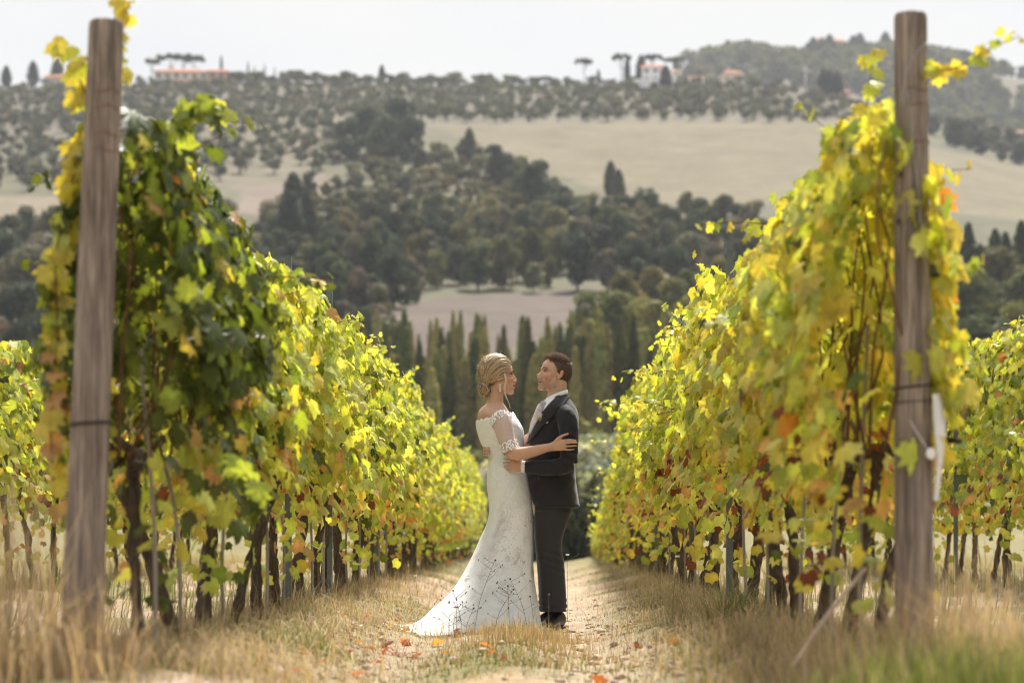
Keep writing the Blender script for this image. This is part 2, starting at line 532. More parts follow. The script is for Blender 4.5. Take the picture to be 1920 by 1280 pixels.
def canopy(r, row, d, L, n, top=2.16):
    """leaf positions of one vine, relative to its base: x across the row, y along it, z up"""
    ns = n
    y = r.uniform(-L / 2 - 0.05, L / 2 + 0.05, ns)
    z = 0.50 + (top - 0.50) * r.beta(1.3, 1.0, ns)
    yy = y + d
    lump = fbm(yy, z, 0.42, 77 if row in 'LR' else 78) - 0.5
    hw = np.interp(z, [0.5, 0.8, 1.15, 1.6, top - 0.15, top], [0.20, 0.30, 0.35, 0.29, 0.17, 0.10]) + lump * 0.32
    side = np.where(r.random(ns) < 0.5, -1.0, 1.0)
    depth = r.beta(3.2, 1.0, ns)
    x = side * hw * depth
    nor = norm(np.stack([side * (0.75 + 0.2 * depth), r.normal(0, 0.55, ns) - 0.15, 0.42 + r.normal(0, 0.45, ns)], -1))
    tipd = np.stack([side * 0.15 + r.normal(0, 0.35, ns), r.normal(0, 0.5, ns), -0.85 + r.normal(0, 0.3, ns)], -1)
    size = r.uniform(0.09, 0.185, ns)
    # thin out low leaves
    keep = r.random(ns) < np.clip(0.16 + (z - 0.5) / 0.5, 0, 1)
    pos = np.stack([x, y, z], -1)
    pos, nor, tipd, size, side = pos[keep], nor[keep], tipd[keep], size[keep], side[keep]
    # shoots sticking out at the top and into the aisle
    sp, sn, stp, ss, shoots = [], [], [], [], []
    for k in range(r.integers(5, 9)):
        y0 = r.uniform(-L / 2, L / 2); s = r.choice([-1, 1])
        if k < 4:
            p0 = np.array([r.uniform(-0.12, 0.12), y0, top - 0.22]); dr = np.array([r.normal(0, 0.28), r.normal(0, 0.3), 1.0]); ln = r.uniform(0.18, 0.45)
        else:
            p0 = np.array([s * 0.2, y0, r.uniform(1.0, top - 0.1)]); dr = np.array([s * 1.0, r.normal(0, 0.4), r.uniform(-0.1, 0.7)]); ln = r.uniform(0.16, 0.36)
        dr = dr / np.linalg.norm(dr)
        m = int(ln / 0.030)
        tt = np.linspace(0, 1, m)
        bend = np.array([s * 0.3, r.normal(0, 0.2), -0.25])
        P = p0 + dr * ln * tt[:, None] + bend * (tt[:, None] ** 2) * ln * 0.6
        shoots.append(P[:: max(1, m // 5)])
        sp.append(P + r.normal(0, 0.018, P.shape))
        sn.append(norm(np.stack([r.normal(0, 0.5, m) + s * 0.5, r.normal(-0.2, 0.5, m), r.normal(0.4, 0.4, m)], -1)))
        stp.append(np.stack([r.normal(0, 0.6, m), r.normal(0, 0.6, m), r.normal(-0.5, 0.4, m)], -1))
        ss.append((0.14 - 0.075 * tt) * r.uniform(0.8, 1.2, m))
    pos = np.vstack([pos] + sp); nor = np.vstack([nor] + sn); tipd = np.vstack([tipd] + stp); size = np.concatenate([size] + ss)
    # a few leaves on suckers low on the trunk
    m = int(r.integers(6, 26)); s0 = r.normal(0, 0.2)
    pos = np.vstack([pos, np.stack([r.normal(0, 0.13, m), s0 + r.normal(0, 0.14, m), r.uniform(0.22, 0.62, m)], -1)])
    nor = np.vstack([nor, norm(np.stack([r.normal(0, 0.7, m), r.normal(-0.5, 0.4, m), r.normal(0.4, 0.3, m)], -1))])
    tipd = np.vstack([tipd, np.stack([r.normal(0, 0.5, m), r.normal(0, 0.5, m), r.normal(-0.7, 0.3, m)], -1)])
    size = np.concatenate([size, r.uniform(0.06, 0.14, m)])
    tipd = tipd - (tipd * nor).sum(1, keepdims=True) * nor
    tipd = norm(tipd)
    return pos, nor, tipd, size, shoots

def leaves_mesh(name, pos, nor, tip, size, col, shapes, r):
    sidev = np.cross(tip, nor)
    B = np.stack([sidev, tip, nor], 1)          # (n,3,3) rows are axes
    kind = r.integers(0, len(shapes), len(pos))
    Vs, Ts, Cs, off = [], [], [], 0
    for k, (V, T) in enumerate(shapes):
        m = kind == k
        if not m.any(): continue
        W = np.einsum('vi,nij->nvj', V, B[m]) * size[m][:, None, None] + pos[m][:, None, :]
        nn = W.shape[0]
        Vs.append(W.reshape(-1, 3))
        Ts.append((T[None] + (np.arange(nn) * len(V))[:, None, None] + off).reshape(-1, 3))
        cc = np.repeat(col[m][:, None, :], len(V), 1) * 0.97
        cc[:, 0] *= 1.22
        Cs.append(cc.reshape(-1, 3))
        off += nn * len(V)
    return mesh_np(name, np.vstack(Vs), np.vstack(Ts), M_LEAF, np.vstack(Cs))

def trunk_mesh(r, h=0.74, L=0.85):
    mb = MB()
    lean = r.normal(0, 0.11, 2); k = 9
    tt = np.linspace(0, 1, k)
    P = np.stack([lean[0] * tt + r.normal(0, 0.010, k).cumsum() * 0.7, lean[1] * tt + r.normal(0, 0.018, k).cumsum(), -0.06 + (h + 0.06) * tt], -1)
    rad = (0.036 - 0.012 * tt) * r.uniform(0.75, 1.25, k) * r.uniform(0.7, 1.15)
    rad[0] *= 1.35; rad[-1] *= 1.25
    V, q, t3 = tube(P, rad, 9, dens=3)
    V[:-2] += (r.random((len(V) - 2, 3)) - 0.5) * 0.012
    mb.add(V, q, t3)
    for s in (-1, 1):
        e = P[-1]
        A = np.array([e - [0, 0, 0.03], e + [0.01, s * 0.10, 0.05], e + [r.normal(0, 0.02), s * 0.26, 0.07 + r.normal(0, 0.02)], e + [r.normal(0, 0.03), s * L / 2, 0.06 + r.normal(0, 0.02)]])
        mb.add(*tube(A, [0.024, 0.020, 0.016, 0.010], 7, dens=3))
    return mb.mesh('trunk', M_TRUNK), P[-1]

def cane_mesh(P, r0, r1):
    return MB().add(*tube(P, np.linspace(r0, r1, len(P)), 5, dens=2)).mesh('cane', M_CANE)

ORD = ['first', 'second', 'third', 'fourth', 'fifth', 'sixth', 'seventh', 'eighth', 'ninth', 'tenth', 'eleventh', 'twelfth', 'thirteenth', 'fourteenth', 'fifteenth', 'sixteenth', 'seventeenth', 'eighteenth', 'nineteenth', 'twentieth']
STEP = 0.86
NEAR_END = 23.5

def vine(row, d, i, label, group, n_leaf, n_obj, detail):
    r = np.random.default_rng(1000 + i * 17 + {'L': 0, 'R': 5000, 'LL': 9000, 'RR': 13000}[row])
    x = float(row_x(row, d)) + r.normal(0, 0.02)
    z = float(ground_z(x, d))
    root = empty('grapevine', (x, d, z), 0, label, 'grapevine', group)
    tm, headp = trunk_mesh(r)
    obj('trunk', tm, root)
    top = {'L': np.interp(d, [8.5, 9.3, 10.5, 12, 18, 25], [2.12, 1.97, 1.76, 1.78, 1.93, 2.02]), 'R': np.interp(d, [8.5, 12, 18, 25], [1.86, 1.93, 2.0, 2.08]), 'LL': 1.95, 'RR': 2.2}[row] + r.normal(0, 0.05)
    pos, nor, tip, size, shoots = canopy(r, row, d, STEP, n_leaf, top)
    col, kind = leaf_colors(r, pos[:, 2], row, d)
    brown = kind == 6
    size[brown] *= 0.75
    # canes rise from the cordon; the outer shoots are canes too
    for k in range(4 if detail else 0):
        y0 = (k - 1.5) * STEP / 4 + r.normal(0, 0.04)
        P = np.array([[r.normal(0, 0.02), y0, 0.76], [r.normal(0, 0.08), y0 + r.normal(0, 0.04), 1.15], [r.normal(0, 0.08), y0 + r.normal(0, 0.07), 1.5], [r.normal(0, 0.05), y0 + r.normal(0, 0.09), top - 0.12]])
        obj('cane', cane_mesh(P, 0.0065, 0.003), root)
    if detail:
        for P in shoots:
            if len(P) >= 3: obj('cane', cane_mesh(P, 0.0032, 0.0014), root)
        for k in range(2):     # low canes that hang out under the leaves
            s = 1 if row == 'L' else -1
            P = np.array([[0, r.normal(0, 0.2), 0.78], [s * 0.12, r.normal(0, 0.25), 0.9 + r.normal(0, 0.06)], [s * 0.30, r.normal(0, 0.3), 0.98 + r.normal(0, 0.15)]])
            obj('cane', cane_mesh(P, 0.005, 0.002), root)
    sel = np.zeros(len(pos), bool)
    if n_obj:
        s = 1.0 if row == 'L' else -1.0
        score = pos[:, 0] * s + 0.25 * (pos[:, 2] - 1.2) - 0.25 * pos[:, 1] + size * 1.5 + r.normal(0, 0.04, len(pos))
        sel[np.argsort(-score)[:n_obj]] = True
        sidev = np.cross(tip, nor)
        for j in np.nonzero(sel)[0]:
            lf = bpy.data.objects.new('leaf', LEAF_ME[r.integers(0, len(LEAF_ME))])
            S = size[j]
            a, b, c = sidev[j] * S, tip[j] * S, nor[j] * S
            p = pos[j]
            lf.parent = root
            lf.matrix_basis = Matrix(((a[0], b[0], c[0], p[0]), (a[1], b[1], c[1], p[1]), (a[2], b[2], c[2], p[2]), (0, 0, 0, 1)))
            lf.color = (*col[j], 1)
            COL.objects.link(lf)
    m = ~sel
    fo = obj('foliage', leaves_mesh('foliage', pos[m], nor[m], tip[m], size[m], col[m], SHAPES if d < 13 else SHAPES_S, r), root)
    fo['kind'] = 'stuff'
    return root

ROWNAME = {'L': 'row behind the bride', 'R': 'row behind the groom'}
vine_spots = {'L': [], 'R': []}
for row in ('L', 'R'):
    i = 0
    d = 8.95 if row == 'L' else 8.75
    while d < NEAR_END:
        if i < 20:
            nth = ORD[i]
            lab = f'{nth} yellow-green grapevine from the wooden end post in the {ROWNAME[row]}'
        vine(row, d, i, lab, 'grapevines in the row behind the ' + ('bride' if row == 'L' else 'groom'), 760 if d < 13 else 680, 95 if d < 15 else 75, True)
        vine_spots[row].append(d)
        d += STEP * (1 + rng.normal(0, 0.02)); i += 1
    far0 = d
    # further down the row single vines can no longer be told apart: they share shapes
    protos = [vine(row, far0 + k * STEP, 40 + k, f'distant grapevine far down the {ROWNAME[row]}', 'distant grapevines of the ' + ROWNAME[row], 640, 0, False) for k in range(6)]
    d = far0 + 6 * STEP; k = 0
    while d < 49.5:
        src = protos[int(rng.integers(0, 6))]
        x = float(row_x(row, d))
        c = src.copy(); link(c); c.location = (x, d, float(ground_z(x, d)) - (0.30 * float(sstep(27, 36, d)) if row == 'R' else 0.14))
        sc = rng.uniform(0.93, 1.07)
        if row == 'R': sc *= float(np.interp(d, [27, 33, 40, 45, 50], [1.0, 0.84, 0.66, 0.5, 0.42]))
        c.scale = (sc, 1, sc)
        for ch in src.children:
            cc = ch.copy(); COL.objects.link(cc); cc.parent = c
        d += STEP; k += 1
for row, d0, d1 in (('LL', 17.5, 33), ('RR', 17.0, 38)):
    i = 0; d = d0
    nm = 'vineyard row beyond the ' + ('bride' if row == 'LL' else 'groom') + "'s row"
    protos = []
    while d < d1:
        if i < 8:
            protos.append(vine(row, d, i, (f'{ORD[i]} lime-green grapevine, counted from the near end, in the {nm}'), 'grapevines in the ' + nm, 700, 0, True))
        else:
            src = protos[int(rng.integers(0, 8))]
            x = float(row_x(row, d))
            c = src.copy(); link(c); c.location = (x, d, float(ground_z(x, d)))
            c['label'] = f'{ORD[i]} lime-green grapevine, counted from the near end, in the {nm}' if i < 20 else f'lime-green grapevine at the far end of the {nm}'
            for ch in src.children:
                cc = ch.copy(); COL.objects.link(cc); cc.parent = c
        d += STEP; i += 1

# a long leafy shoot reaching out past the right post, and one above the left post
def leafy_shoot(name, P, label, n, s0, s1, cols, seed):
    r = np.random.default_rng(seed)
    P = catmull(np.array(P, float), 8)
    root = empty(name, P[0], 0, label, 'vine shoot')
    Q = P - P[0]
    obj('cane', cane_mesh(Q[::4] if len(Q) > 8 else Q, 0.004, 0.0016), root)
    idx = np.linspace(0, len(Q) - 1, n).astype(int)
    for j, k in enumerate(idx):
        f = j / max(1, n - 1)
        nor = norm(np.array([r.normal(0, 0.45), -0.8 + r.normal(0, 0.3), 0.35 + r.normal(0, 0.35)]))
        tip = norm(np.array([r.normal(0.1, 0.6), r.normal(0, 0.3), -0.8])); tip = norm(tip - (tip @ nor) * nor)
        S = (s0 + (s1 - s0) * f) * r.uniform(0.85, 1.15)
        a, b, c = np.cross(tip, nor) * S, tip * S, nor * S
        p = Q[k] + r.normal(0, 0.018, 3)
        lf = bpy.data.objects.new('leaf', LEAF_ME[r.integers(0, 8)])
        lf.parent = root
        lf.matrix_basis = Matrix(((a[0], b[0], c[0], p[0]), (a[1], b[1], c[1], p[1]), (a[2], b[2], c[2], p[2]), (0, 0, 0, 1)))
        lf.color = (*(PAL[r.choice(cols)] * r.uniform(0.8, 1.15)), 1)
        COL.objects.link(lf)
def PT(px, py, d): return ((px - 960) * d / F, d, EYE + (HY - py) * d / F)
leafy_shoot('vine_shoot', [PT(1715, 150, 8.42), PT(1750, 135, 8.36), PT(1800, 125, 8.33), PT(1850, 95, 8.3), PT(1912, 68, 8.3)], 'leafy yellow vine shoot reaching out past the top of the right post', 26, 0.105, 0.045, [2, 2, 0, 1, 2], 3)
leafy_shoot('vine_shoot', [PT(222, 130, 8.55), PT(215, 70, 8.5), PT(218, 20, 8.48), PT(225, -25, 8.45)], 'leafy vine shoot rising above the top of the left post', 14, 0.12, 0.08, [2, 0, 2], 4)
leafy_shoot('vine_shoot', [PT(165, 190, 8.5), PT(150, 150, 8.48), PT(128, 110, 8.45), PT(120, 80, 8.45)], 'yellow vine shoot hanging out beside the top of the left post', 9, 0.15, 0.12, [2, 2, 0], 5)
leafy_shoot('vine_shoot', [PT(1625, 330, 9.0), PT(1622, 250, 8.95), PT(1628, 170, 8.9), PT(1640, 95, 8.9)], 'upright yellow vine shoot just inside the right post', 16, 0.14, 0.09, [2, 2, 0], 6)
leafy_shoot('vine_shoot', [PT(300, 330, 9.0), PT(330, 230, 8.95), PT(380, 190, 8.9), PT(420, 215, 8.85)], 'broad-leaved dark green shoot arching from the row beside the left post', 18, 0.17, 0.14, [3, 1, 3, 0], 7)
leafy_shoot('vine_shoot', [PT(110, 640, 8.5), PT(105, 480, 8.5), PT(130, 360, 8.5), PT(160, 240, 8.5)], 'backlit yellow shoot hanging along the outer side of the left post', 30, 0.13, 0.12, [2, 2, 0], 8)
leafy_shoot('vine_shoot', [PT(100, 900, 8.5), PT(95, 800, 8.48), PT(98, 700, 8.48), PT(110, 620, 8.5)], 'low yellow shoot on the outer side of the left post', 16, 0.13, 0.12, [2, 2, 4], 9)
leafy_shoot('vine_shoot', [PT(1765, 560, 8.6), PT(1768, 470, 8.6), PT(1770, 400, 8.6), PT(1755, 310, 8.6)], 'yellow shoot with red tip on the outer side of the right post', 15, 0.13, 0.11, [2, 2, 0, 5], 10)
leafy_shoot('vine_shoot', [PT(420, 870, 8.9), PT(450, 880, 8.75), PT(480, 920, 8.7), PT(470, 960, 8.7)], 'dark green low shoot hanging into the aisle beside the left post', 13, 0.15, 0.12, [3, 3, 1], 12)

# ------------------------------------------------------------------ posts, stakes and wires
def wood(name):
    t = NT(name)
    v = t.coord('Object', (9, 9, 0.8)); v2 = t.coord('Object', (60, 60, 2.2))
    a = t.noise(2.0, 5, 0.6, v, 1.2); b = t.noise(2.0, 5, 0.65, v2, 0.4)
    c = t.ramp(a, [(0.3, (0.15, 0.118, 0.098)), (0.5, (0.29, 0.235, 0.195)), (0.7, (0.44, 0.36, 0.295))])
    c = t.mix(0.85, c, t.ramp(b, [(0.34, 0.35), (0.62, 1.3)]), 'MULTIPLY')
    return t.done(t.bsdf(c, 0.9, 0.15, t.bump(b, 1.0, 0.012)))
M_WOOD = wood('weathered_post')
M_WIRE = simple('galvanised_wire', (0.30, 0.30, 0.29), 0.5, 0.5, Metallic=0.6)
M_TIE = simple('rusty_tie_wire', (0.05, 0.04, 0.036), 0.7, 0.3)
M_RED = simple('red_paint_mark', (0.22, 0.10, 0.08), 0.85, 0.2)
M_WHITE = simple('white_plastic', (0.80, 0.80, 0.80), 0.5, 0.4)

def wooden_post(top, bot, d, r_top, r_bot, label, knots):
    T = np.array(PT(top[0], top[1], d)); B = np.array(PT(bot[0], bot[1], d))
    B = T + (B - T) * ((T[2] + 0.25) / (T[2] - B[2]))
    root = empty('wooden_post', (B[0], B[1], 0), 0, label, 'post', 'wooden end posts of the vine rows')
    P0, P1 = B - np.array([B[0], B[1], 0]), T - np.array([B[0], B[1], 0])
    mb = MB()
    k = 60; seg = 40
    f = np.concatenate([np.linspace(0, 0.992, k), [0.997, 1.0]])
    th = np.arange(seg) * 2 * np.pi / seg
    V = []
    for u in f:
        rr = r_bot + (r_top - r_bot) * u
        if u > 0.992: rr *= 0.97 if u < 1 else 0.90
        rad = rr * (1 + 0.016 * np.sin(2 * th + 5 * u) + 0.02 * (vnoise(th * 3, np.full(seg, u * 4), 1, 5) - 0.5))
        for a0, w in ((3.9, 0.05), (5.25, 0.07), (4.6, 0.03)):        # drying cracks
            ang = a0 + 0.12 * math.sin(u * 7 + a0)
            rad = rad - 0.010 * np.exp(-((th - ang) / w) ** 2) * (0.4 + 0.6 * math.sin(u * 9 + a0) ** 2)
        c = P0 + (P1 - P0) * u
        V.append(np.stack([c[0] + rad * np.cos(th), c[1] + rad * np.sin(th), np.full(seg, c[2])], -1))
    V = np.vstack(V); n = len(V)
    V = np.vstack([V, P1])
    mb.add(V, grid_faces(len(f), seg), [[n, n - seg + j, n - seg + (j + 1) % seg] for j in range(seg)])
    body = mb.build('post_body', M_WOOD, root)
    def at(zz): u = (zz - P0[2]) / (P1[2] - P0[2]); return P0 + (P1 - P0) * u, r_bot + (r_top - r_bot) * u
    return root, at
def ring(mb, c, r, rad, tilt=0.0, n=36, turns=1.0):
    a = np.linspace(0, 2 * np.pi * turns, int(n * turns) + 1)
    P = np.stack([c[0] + r * np.cos(a), c[1] + r * np.sin(a), c[2] + tilt * np.cos(a) + 0.004 * a / 6.28], -1)
    mb.add(*tube(P, rad, 6))
pl, at = wooden_post((200, 40), (153, 1200), 8.4, 0.0615, 0.073, 'leaning weathered wooden end post of the vine row behind the bride', 1)
c, rr = at(EYE + (1000 - 797) * 8.4 / F); mb = MB(); ring(mb, c, rr + 0.004, 0.0045, 0.004, turns=2); mb.build('tie_wire', M_TIE, pl)
for zz, py in enumerate((175, 205, 255, 285)):
    c, rr = at(EYE + (1000 - py) * 8.4 / F)
    mb = MB(); a = np.linspace(4.4, 5.9, 10)
    P = np.stack([c[0] + (rr + 0.001) * np.cos(a), c[1] + (rr + 0.001) * np.sin(a), c[2] + 0.006 * np.sin(a * 5 + zz)], -1)
    mb.add(*tube(P, 0.0022, 5)); mb.build('paint_mark', M_RED, pl)
pr, at = wooden_post((1707, 26), (1714, 1130), 8.4, 0.0575, 0.070, 'straight weathered wooden end post of the vine row behind the groom', 2)
for py, tl in ((727, 0.006), (755, 0.002)):
    c, rr = at(EYE + (1000 - py) * 8.4 / F); mb = MB(); ring(mb, c, rr + 0.003, 0.004 if py < 740 else 0.002, tl); mb.build('tie_wire', M_TIE, pr)
for py in (172, 200, 268):
    c, rr = at(EYE + (1000 - py) * 8.4 / F)
    mb = MB(); a = np.linspace(4.3, 6.2, 12)
    P = np.stack([c[0] + (rr + 0.001) * np.cos(a), c[1] + (rr + 0.001) * np.sin(a), c[2] + 0.004 * np.sin(a * 4 + py)], -1)
    mb.add(*tube(P, 0.002, 5)); mb.build('paint_mark', M_RED, pr)
mb = MB()
P = [PT(1690, 205, 8.34), PT(1702, 130, 8.325), PT(1722, 95, 8.325), PT(1738, 80, 8.36)]
mb.add(*tube(np.array(P) - np.array(pr.location), 0.003, 6, dens=5)); mb.build('tie_wire', M_WIRE, pr)
mb = MB()
P = [PT(1702, 170, 8.32), PT(1718, 330, 8.315), PT(1738, 520, 8.31), PT(1756, 660, 8.33)]
mb.add(*tube(np.array(P) - np.array(pr.location), 0.0022, 6, dens=5)); mb.build('guy_wire', M_WIRE, pr)
mb = MB()
for px, py in ((1685, 415), (1721, 425), (1688, 327)):
    V, q, t3 = ellipsoid(np.array(PT(px, py, 8.343)) - np.array(pr.location), (0.008, 0.004, 0.012), 10, 6)
    MB().add(V, q, t3).build('knot', M_TIE, pr)
# hanging white strip and tag on the right post
mb = MB()
st = empty('plastic_strip', PT(1755, 740, 8.33), 0, 'white plastic strip hanging down beside the right wooden post', 'plastic strip')
base = np.array(PT(1755, 740, 8.33))
zz = np.linspace(0, 1, 20)
P = np.array([PT(1756 + 8 * math.sin(u * 3.0) - 2 * u, 738 + 200 * u, 8.33) for u in zz]) - base
W = 0.013 + 0.006 * np.sin(zz * 5)
for s in (0, 1): pass
V = np.concatenate([np.stack([P[:, 0] - W, P[:, 1] + 0.012 * np.sin(zz * 9), P[:, 2]], -1), np.stack([P[:, 0] + W, P[:, 1] - 0.008 * np.sin(zz * 7), P[:, 2]], -1)])
V = np.vstack([V, V + [0, 0.0015, 0]])
k = len(zz); q = []
for i in range(k - 1):
    q += [[i, i + k, i + k + 1, i + 1], [2 * k + i, 2 * k + i + 1, 3 * k + i + 1, 3 * k + i]]
    q += [[i, i + 1, 2 * k + i + 1, 2 * k + i], [k + i, 3 * k + i, 3 * k + i + 1, k + i + 1]]
mb.add(V, q); mb.build('strip', M_WHITE, st)
tg = empty('plastic_tag', PT(1745, 850, 8.31), 0, 'small round white tag on a string at the right wooden post', 'tag')
V, q, t3 = ellipsoid((0, 0, 0), (0.017, 0.004, 0.02), 18, 8); MB().add(V, q, t3).build('disc', M_WHITE, tg)
P = np.array([PT(1706, 788, 8.325), PT(1722, 815, 8.315), PT(1740, 842, 8.31)]) - np.array(PT(1745, 850, 8.31))
MB().add(*tube(P, 0.0015, 5, dens=3)).build('string', M_WHITE, tg)

# steel trellis posts
M_STEEL = simple('painted_steel', (0.13, 0.145, 0.14), 0.55, 0.4, 14, 0.4, Metallic=0.3)
def steel_post(row, d, dx, h, label):
    x = float(row_x(row, d)) + dx; z = float(ground_z(x, d))
    root = empty('steel_trellis_post', (x, d, z), 0, label, 'trellis post', 'steel trellis posts')
    mb = MB()     # open C section
    mb.box(-0.016, 0.016, -0.002, 0.002, -0.1, h)
    mb.box(-0.019, -0.016, -0.002, 0.030, -0.1, h)
    mb.box(0.016, 0.019, -0.002, 0.030, -0.1, h)
    mb.build('profile', M_STEEL, root, smooth=False)
    for k in range(8):
        mb = MB(); zz = 0.5 + k * (h - 0.6) / 7
        mb.box(-0.026, -0.0195, 0.008, 0.022, zz, zz + 0.022); mb.build('wire_hook', M_STEEL, root, smooth=False)
steel_post('R', 13.6, -0.14, 2.1, 'grey-green steel trellis post under the leaves of the row behind the groom')
steel_post('R', 19.2, 0.0, 2.2, 'steel trellis post midway down the row behind the groom')
steel_post('R', 25.0, 0.0, 2.2, 'distant steel trellis post far down the row behind the groom')
steel_post('L', 16.6, 0.04, 2.2, 'steel trellis post among trunks of the row behind the bride')
steel_post('L', 13.75, 0.05, 2.02, 'steel trellis post whose top stands above the leaves of the row behind the bride')
steel_post('L', 22.2, 0.0, 2.2, 'distant steel trellis post far down the row behind the bride')
steel_post('RR', 22.3, -0.30, 2.1, 'blue-grey steel trellis post in the outermost row past the right wooden post')
# stakes
k = 0
for row in ('L', 'R'):
    s = 1 if row == 'L' else -1
    for j, d in enumerate(vine_spots[row][:16]):
        r = np.random.default_rng(300 + k); k += 1
        if r.random() < 0.35: continue
        x = float(row_x(row, d)) + s * r.uniform(0.02, 0.09); dd = d + r.uniform(-0.15, 0.15)
        z = float(ground_z(x, dd))
        P = np.array([[0, 0, -0.08], [r.normal(0, 0.02), r.normal(0, 0.03), 0.5], [r.normal(0, 0.06), r.normal(0, 0.08), r.uniform(0.85, 1.3)]])
        o = MB().add(*tube(P, [0.009, 0.008, 0.007], 7, dens=4)).build('vine_stake', M_STAKE, None, loc=(x, dd, z))
        tag(o, f'thin grey wooden stake tied beside the {ORD[j]} vine trunk of the {ROWNAME[row]}', 'stake', 'thin stakes beside the vine trunks')
# wires
for row, d0, d1 in (('L', 8.42, 50), ('R', 8.42, 50), ('LL', 16, 34), ('RR', 16, 38)):
    for h, nm in ((0.80, 'lowest'), (1.25, 'second'), (1.65, 'third'), (2.02, 'highest')):
        dd = np.linspace(d0, d1, 14)
        P = np.stack([row_x(row, dd), dd, np.full(14, h + 0.03)], -1)
        if row in ('L', 'R'): P[0, 0] += 0.07 if row == 'L' else -0.06
        o = MB().add(*tube(P - P[0], 0.0016, 4)).build('trellis_wire', M_WIRE, None, loc=P[0])
        tag(o, f'{nm} trellis wire of the ' + ROWNAME.get(row, 'vineyard row beyond the ' + ('bride' if row == 'LL' else 'groom') + "'s row"), 'wire', 'trellis wires')
# ------------------------------------------------------------------ trees
M_FOL = leafy('tree_foliage', 0.34, (1.2, 1.15, 0.6), 0.7, 0.15, objcol=True, detail=0.8, var=0.3)
M_TREEBARK = bark('tree_bark', (0.05, 0.04, 0.03), (0.16, 0.13, 0.10), (6, 6, 2), 0.05)

def quads_at(C, N, size, r, asp=0.7):
    """small bent leaf-spray quads"""
    n = len(C)
    a = norm(np.cross(N, r.normal(0, 1, (n, 3)))); b = np.cross(N, a)
    s = (np.asarray(size) * np.ones(n))[:, None]
    V = np.stack([C - a * s - b * s * asp * 0.4, C + a * s * 0.3 - b * s * asp, C + a * s + b * s * asp * 0.3, C - a * s * 0.2 + b * s * asp], 1)
    return V.reshape(-1, 3), np.arange(4 * n).reshape(-1, 4)

def crown_pts(r, kind, n):
    if kind == 'cypress':                # height 10, narrow spindle
        z = 0.5 + 9.5 * r.beta(1.0, 1.25, n)
        rad = 0.95 * np.sin(np.clip((z / 10) ** 0.8, 0, 1) * np.pi) ** 0.6 + 0.06
        rad *= 1 + 0.35 * (fbm(z * 2.0, r.uniform(0, 1, n) * 0 + 3, 1.3, int(r.integers(99))) - 0.5)
        th = r.uniform(0, 2 * np.pi, n); q = r.beta(4, 1.2, n)
        C = np.stack([rad * q * np.cos(th), rad * q * np.sin(th), z], -1)
        N = norm(np.stack([np.cos(th), np.sin(th), np.full(n, 0.6)], -1) + r.normal(0, 0.4, (n, 3)))
        return C, N, th * 0 + fbm(th * 2, z, 1.1, 3)
    blobs = []
    if kind == 'broad':                  # height 8
        for k in range(19):
            th = r.uniform(0, 6.28); q = math.sqrt(r.uniform(0, 1)) * 2.3
            z = r.uniform(1.2, 6.9); f = 1 - ((z - 3.6) / 4.4) ** 2
            blobs.append((np.array([q * math.cos(th) * f, q * math.sin(th) * f, z]), r.uniform(0.8, 1.5)))
        blobs.append((np.array([0, 0, 6.6]), 1.2))
    elif kind == 'bush':                 # height 3.5
        for k in range(9):
            th = r.uniform(0, 6.28); q = math.sqrt(r.uniform(0, 1)) * 1.6
            blobs.append((np.array([q * math.cos(th), q * math.sin(th), r.uniform(0.7, 2.5)]), r.uniform(0.6, 1.0)))
    elif kind == 'olive':                # height 4.5
        for k in range(8):
            th = r.uniform(0, 6.28); q = math.sqrt(r.uniform(0, 1)) * 1.35
            blobs.append((np.array([q * math.cos(th), q * math.sin(th), r.uniform(0.9, 3.3)]), r.uniform(0.7, 1.05)))
    elif kind == 'pine':                 # umbrella pine, height 9
        for k in range(12):
            th = r.uniform(0, 6.28); q = math.sqrt(r.uniform(0, 1)) * 3.4
            blobs.append((np.array([q * math.cos(th), q * math.sin(th), 7.4 + 0.8 * (1 - (q / 3.6) ** 2) + r.uniform(-0.2, 0.2)]), r.uniform(0.7, 1.0)))
    w = np.array([b[1] ** 2 for b in blobs]); idx = r.choice(len(blobs), n, p=w / w.sum())
    D = norm(r.normal(0, 1, (n, 3)) + [0, 0, 0.25])
    bc = np.array([b[0] for b in blobs])[idx]; br = np.array([b[1] for b in blobs])[idx]
    sq = np.array([1, 1, 0.6 if kind == 'pine' else 0.85])
    C = bc + D * (br * r.uniform(0.6, 1.1, n) ** 0.6)[:, None] * sq
    tone = np.array(r.uniform(0, 1, len(blobs)))[idx]
    return C, norm(D + r.normal(0, 0.5, (n, 3))), tone

def crown_mesh(kind, seed, n, size):
    r = np.random.default_rng(seed)
    C, N, tone = crown_pts(r, kind, n)
    V, q = quads_at(C, N, size * r.uniform(0.6, 1.35, n), r)
    c = (0.72 + 0.5 * tone)[:, None] * r.uniform(0.75, 1.25, (n, 1)) * np.stack([0.9 + 0.25 * tone, np.ones(n), np.full(n, 1.0)], -1)
    return V, q, np.repeat(c, 4, 0)

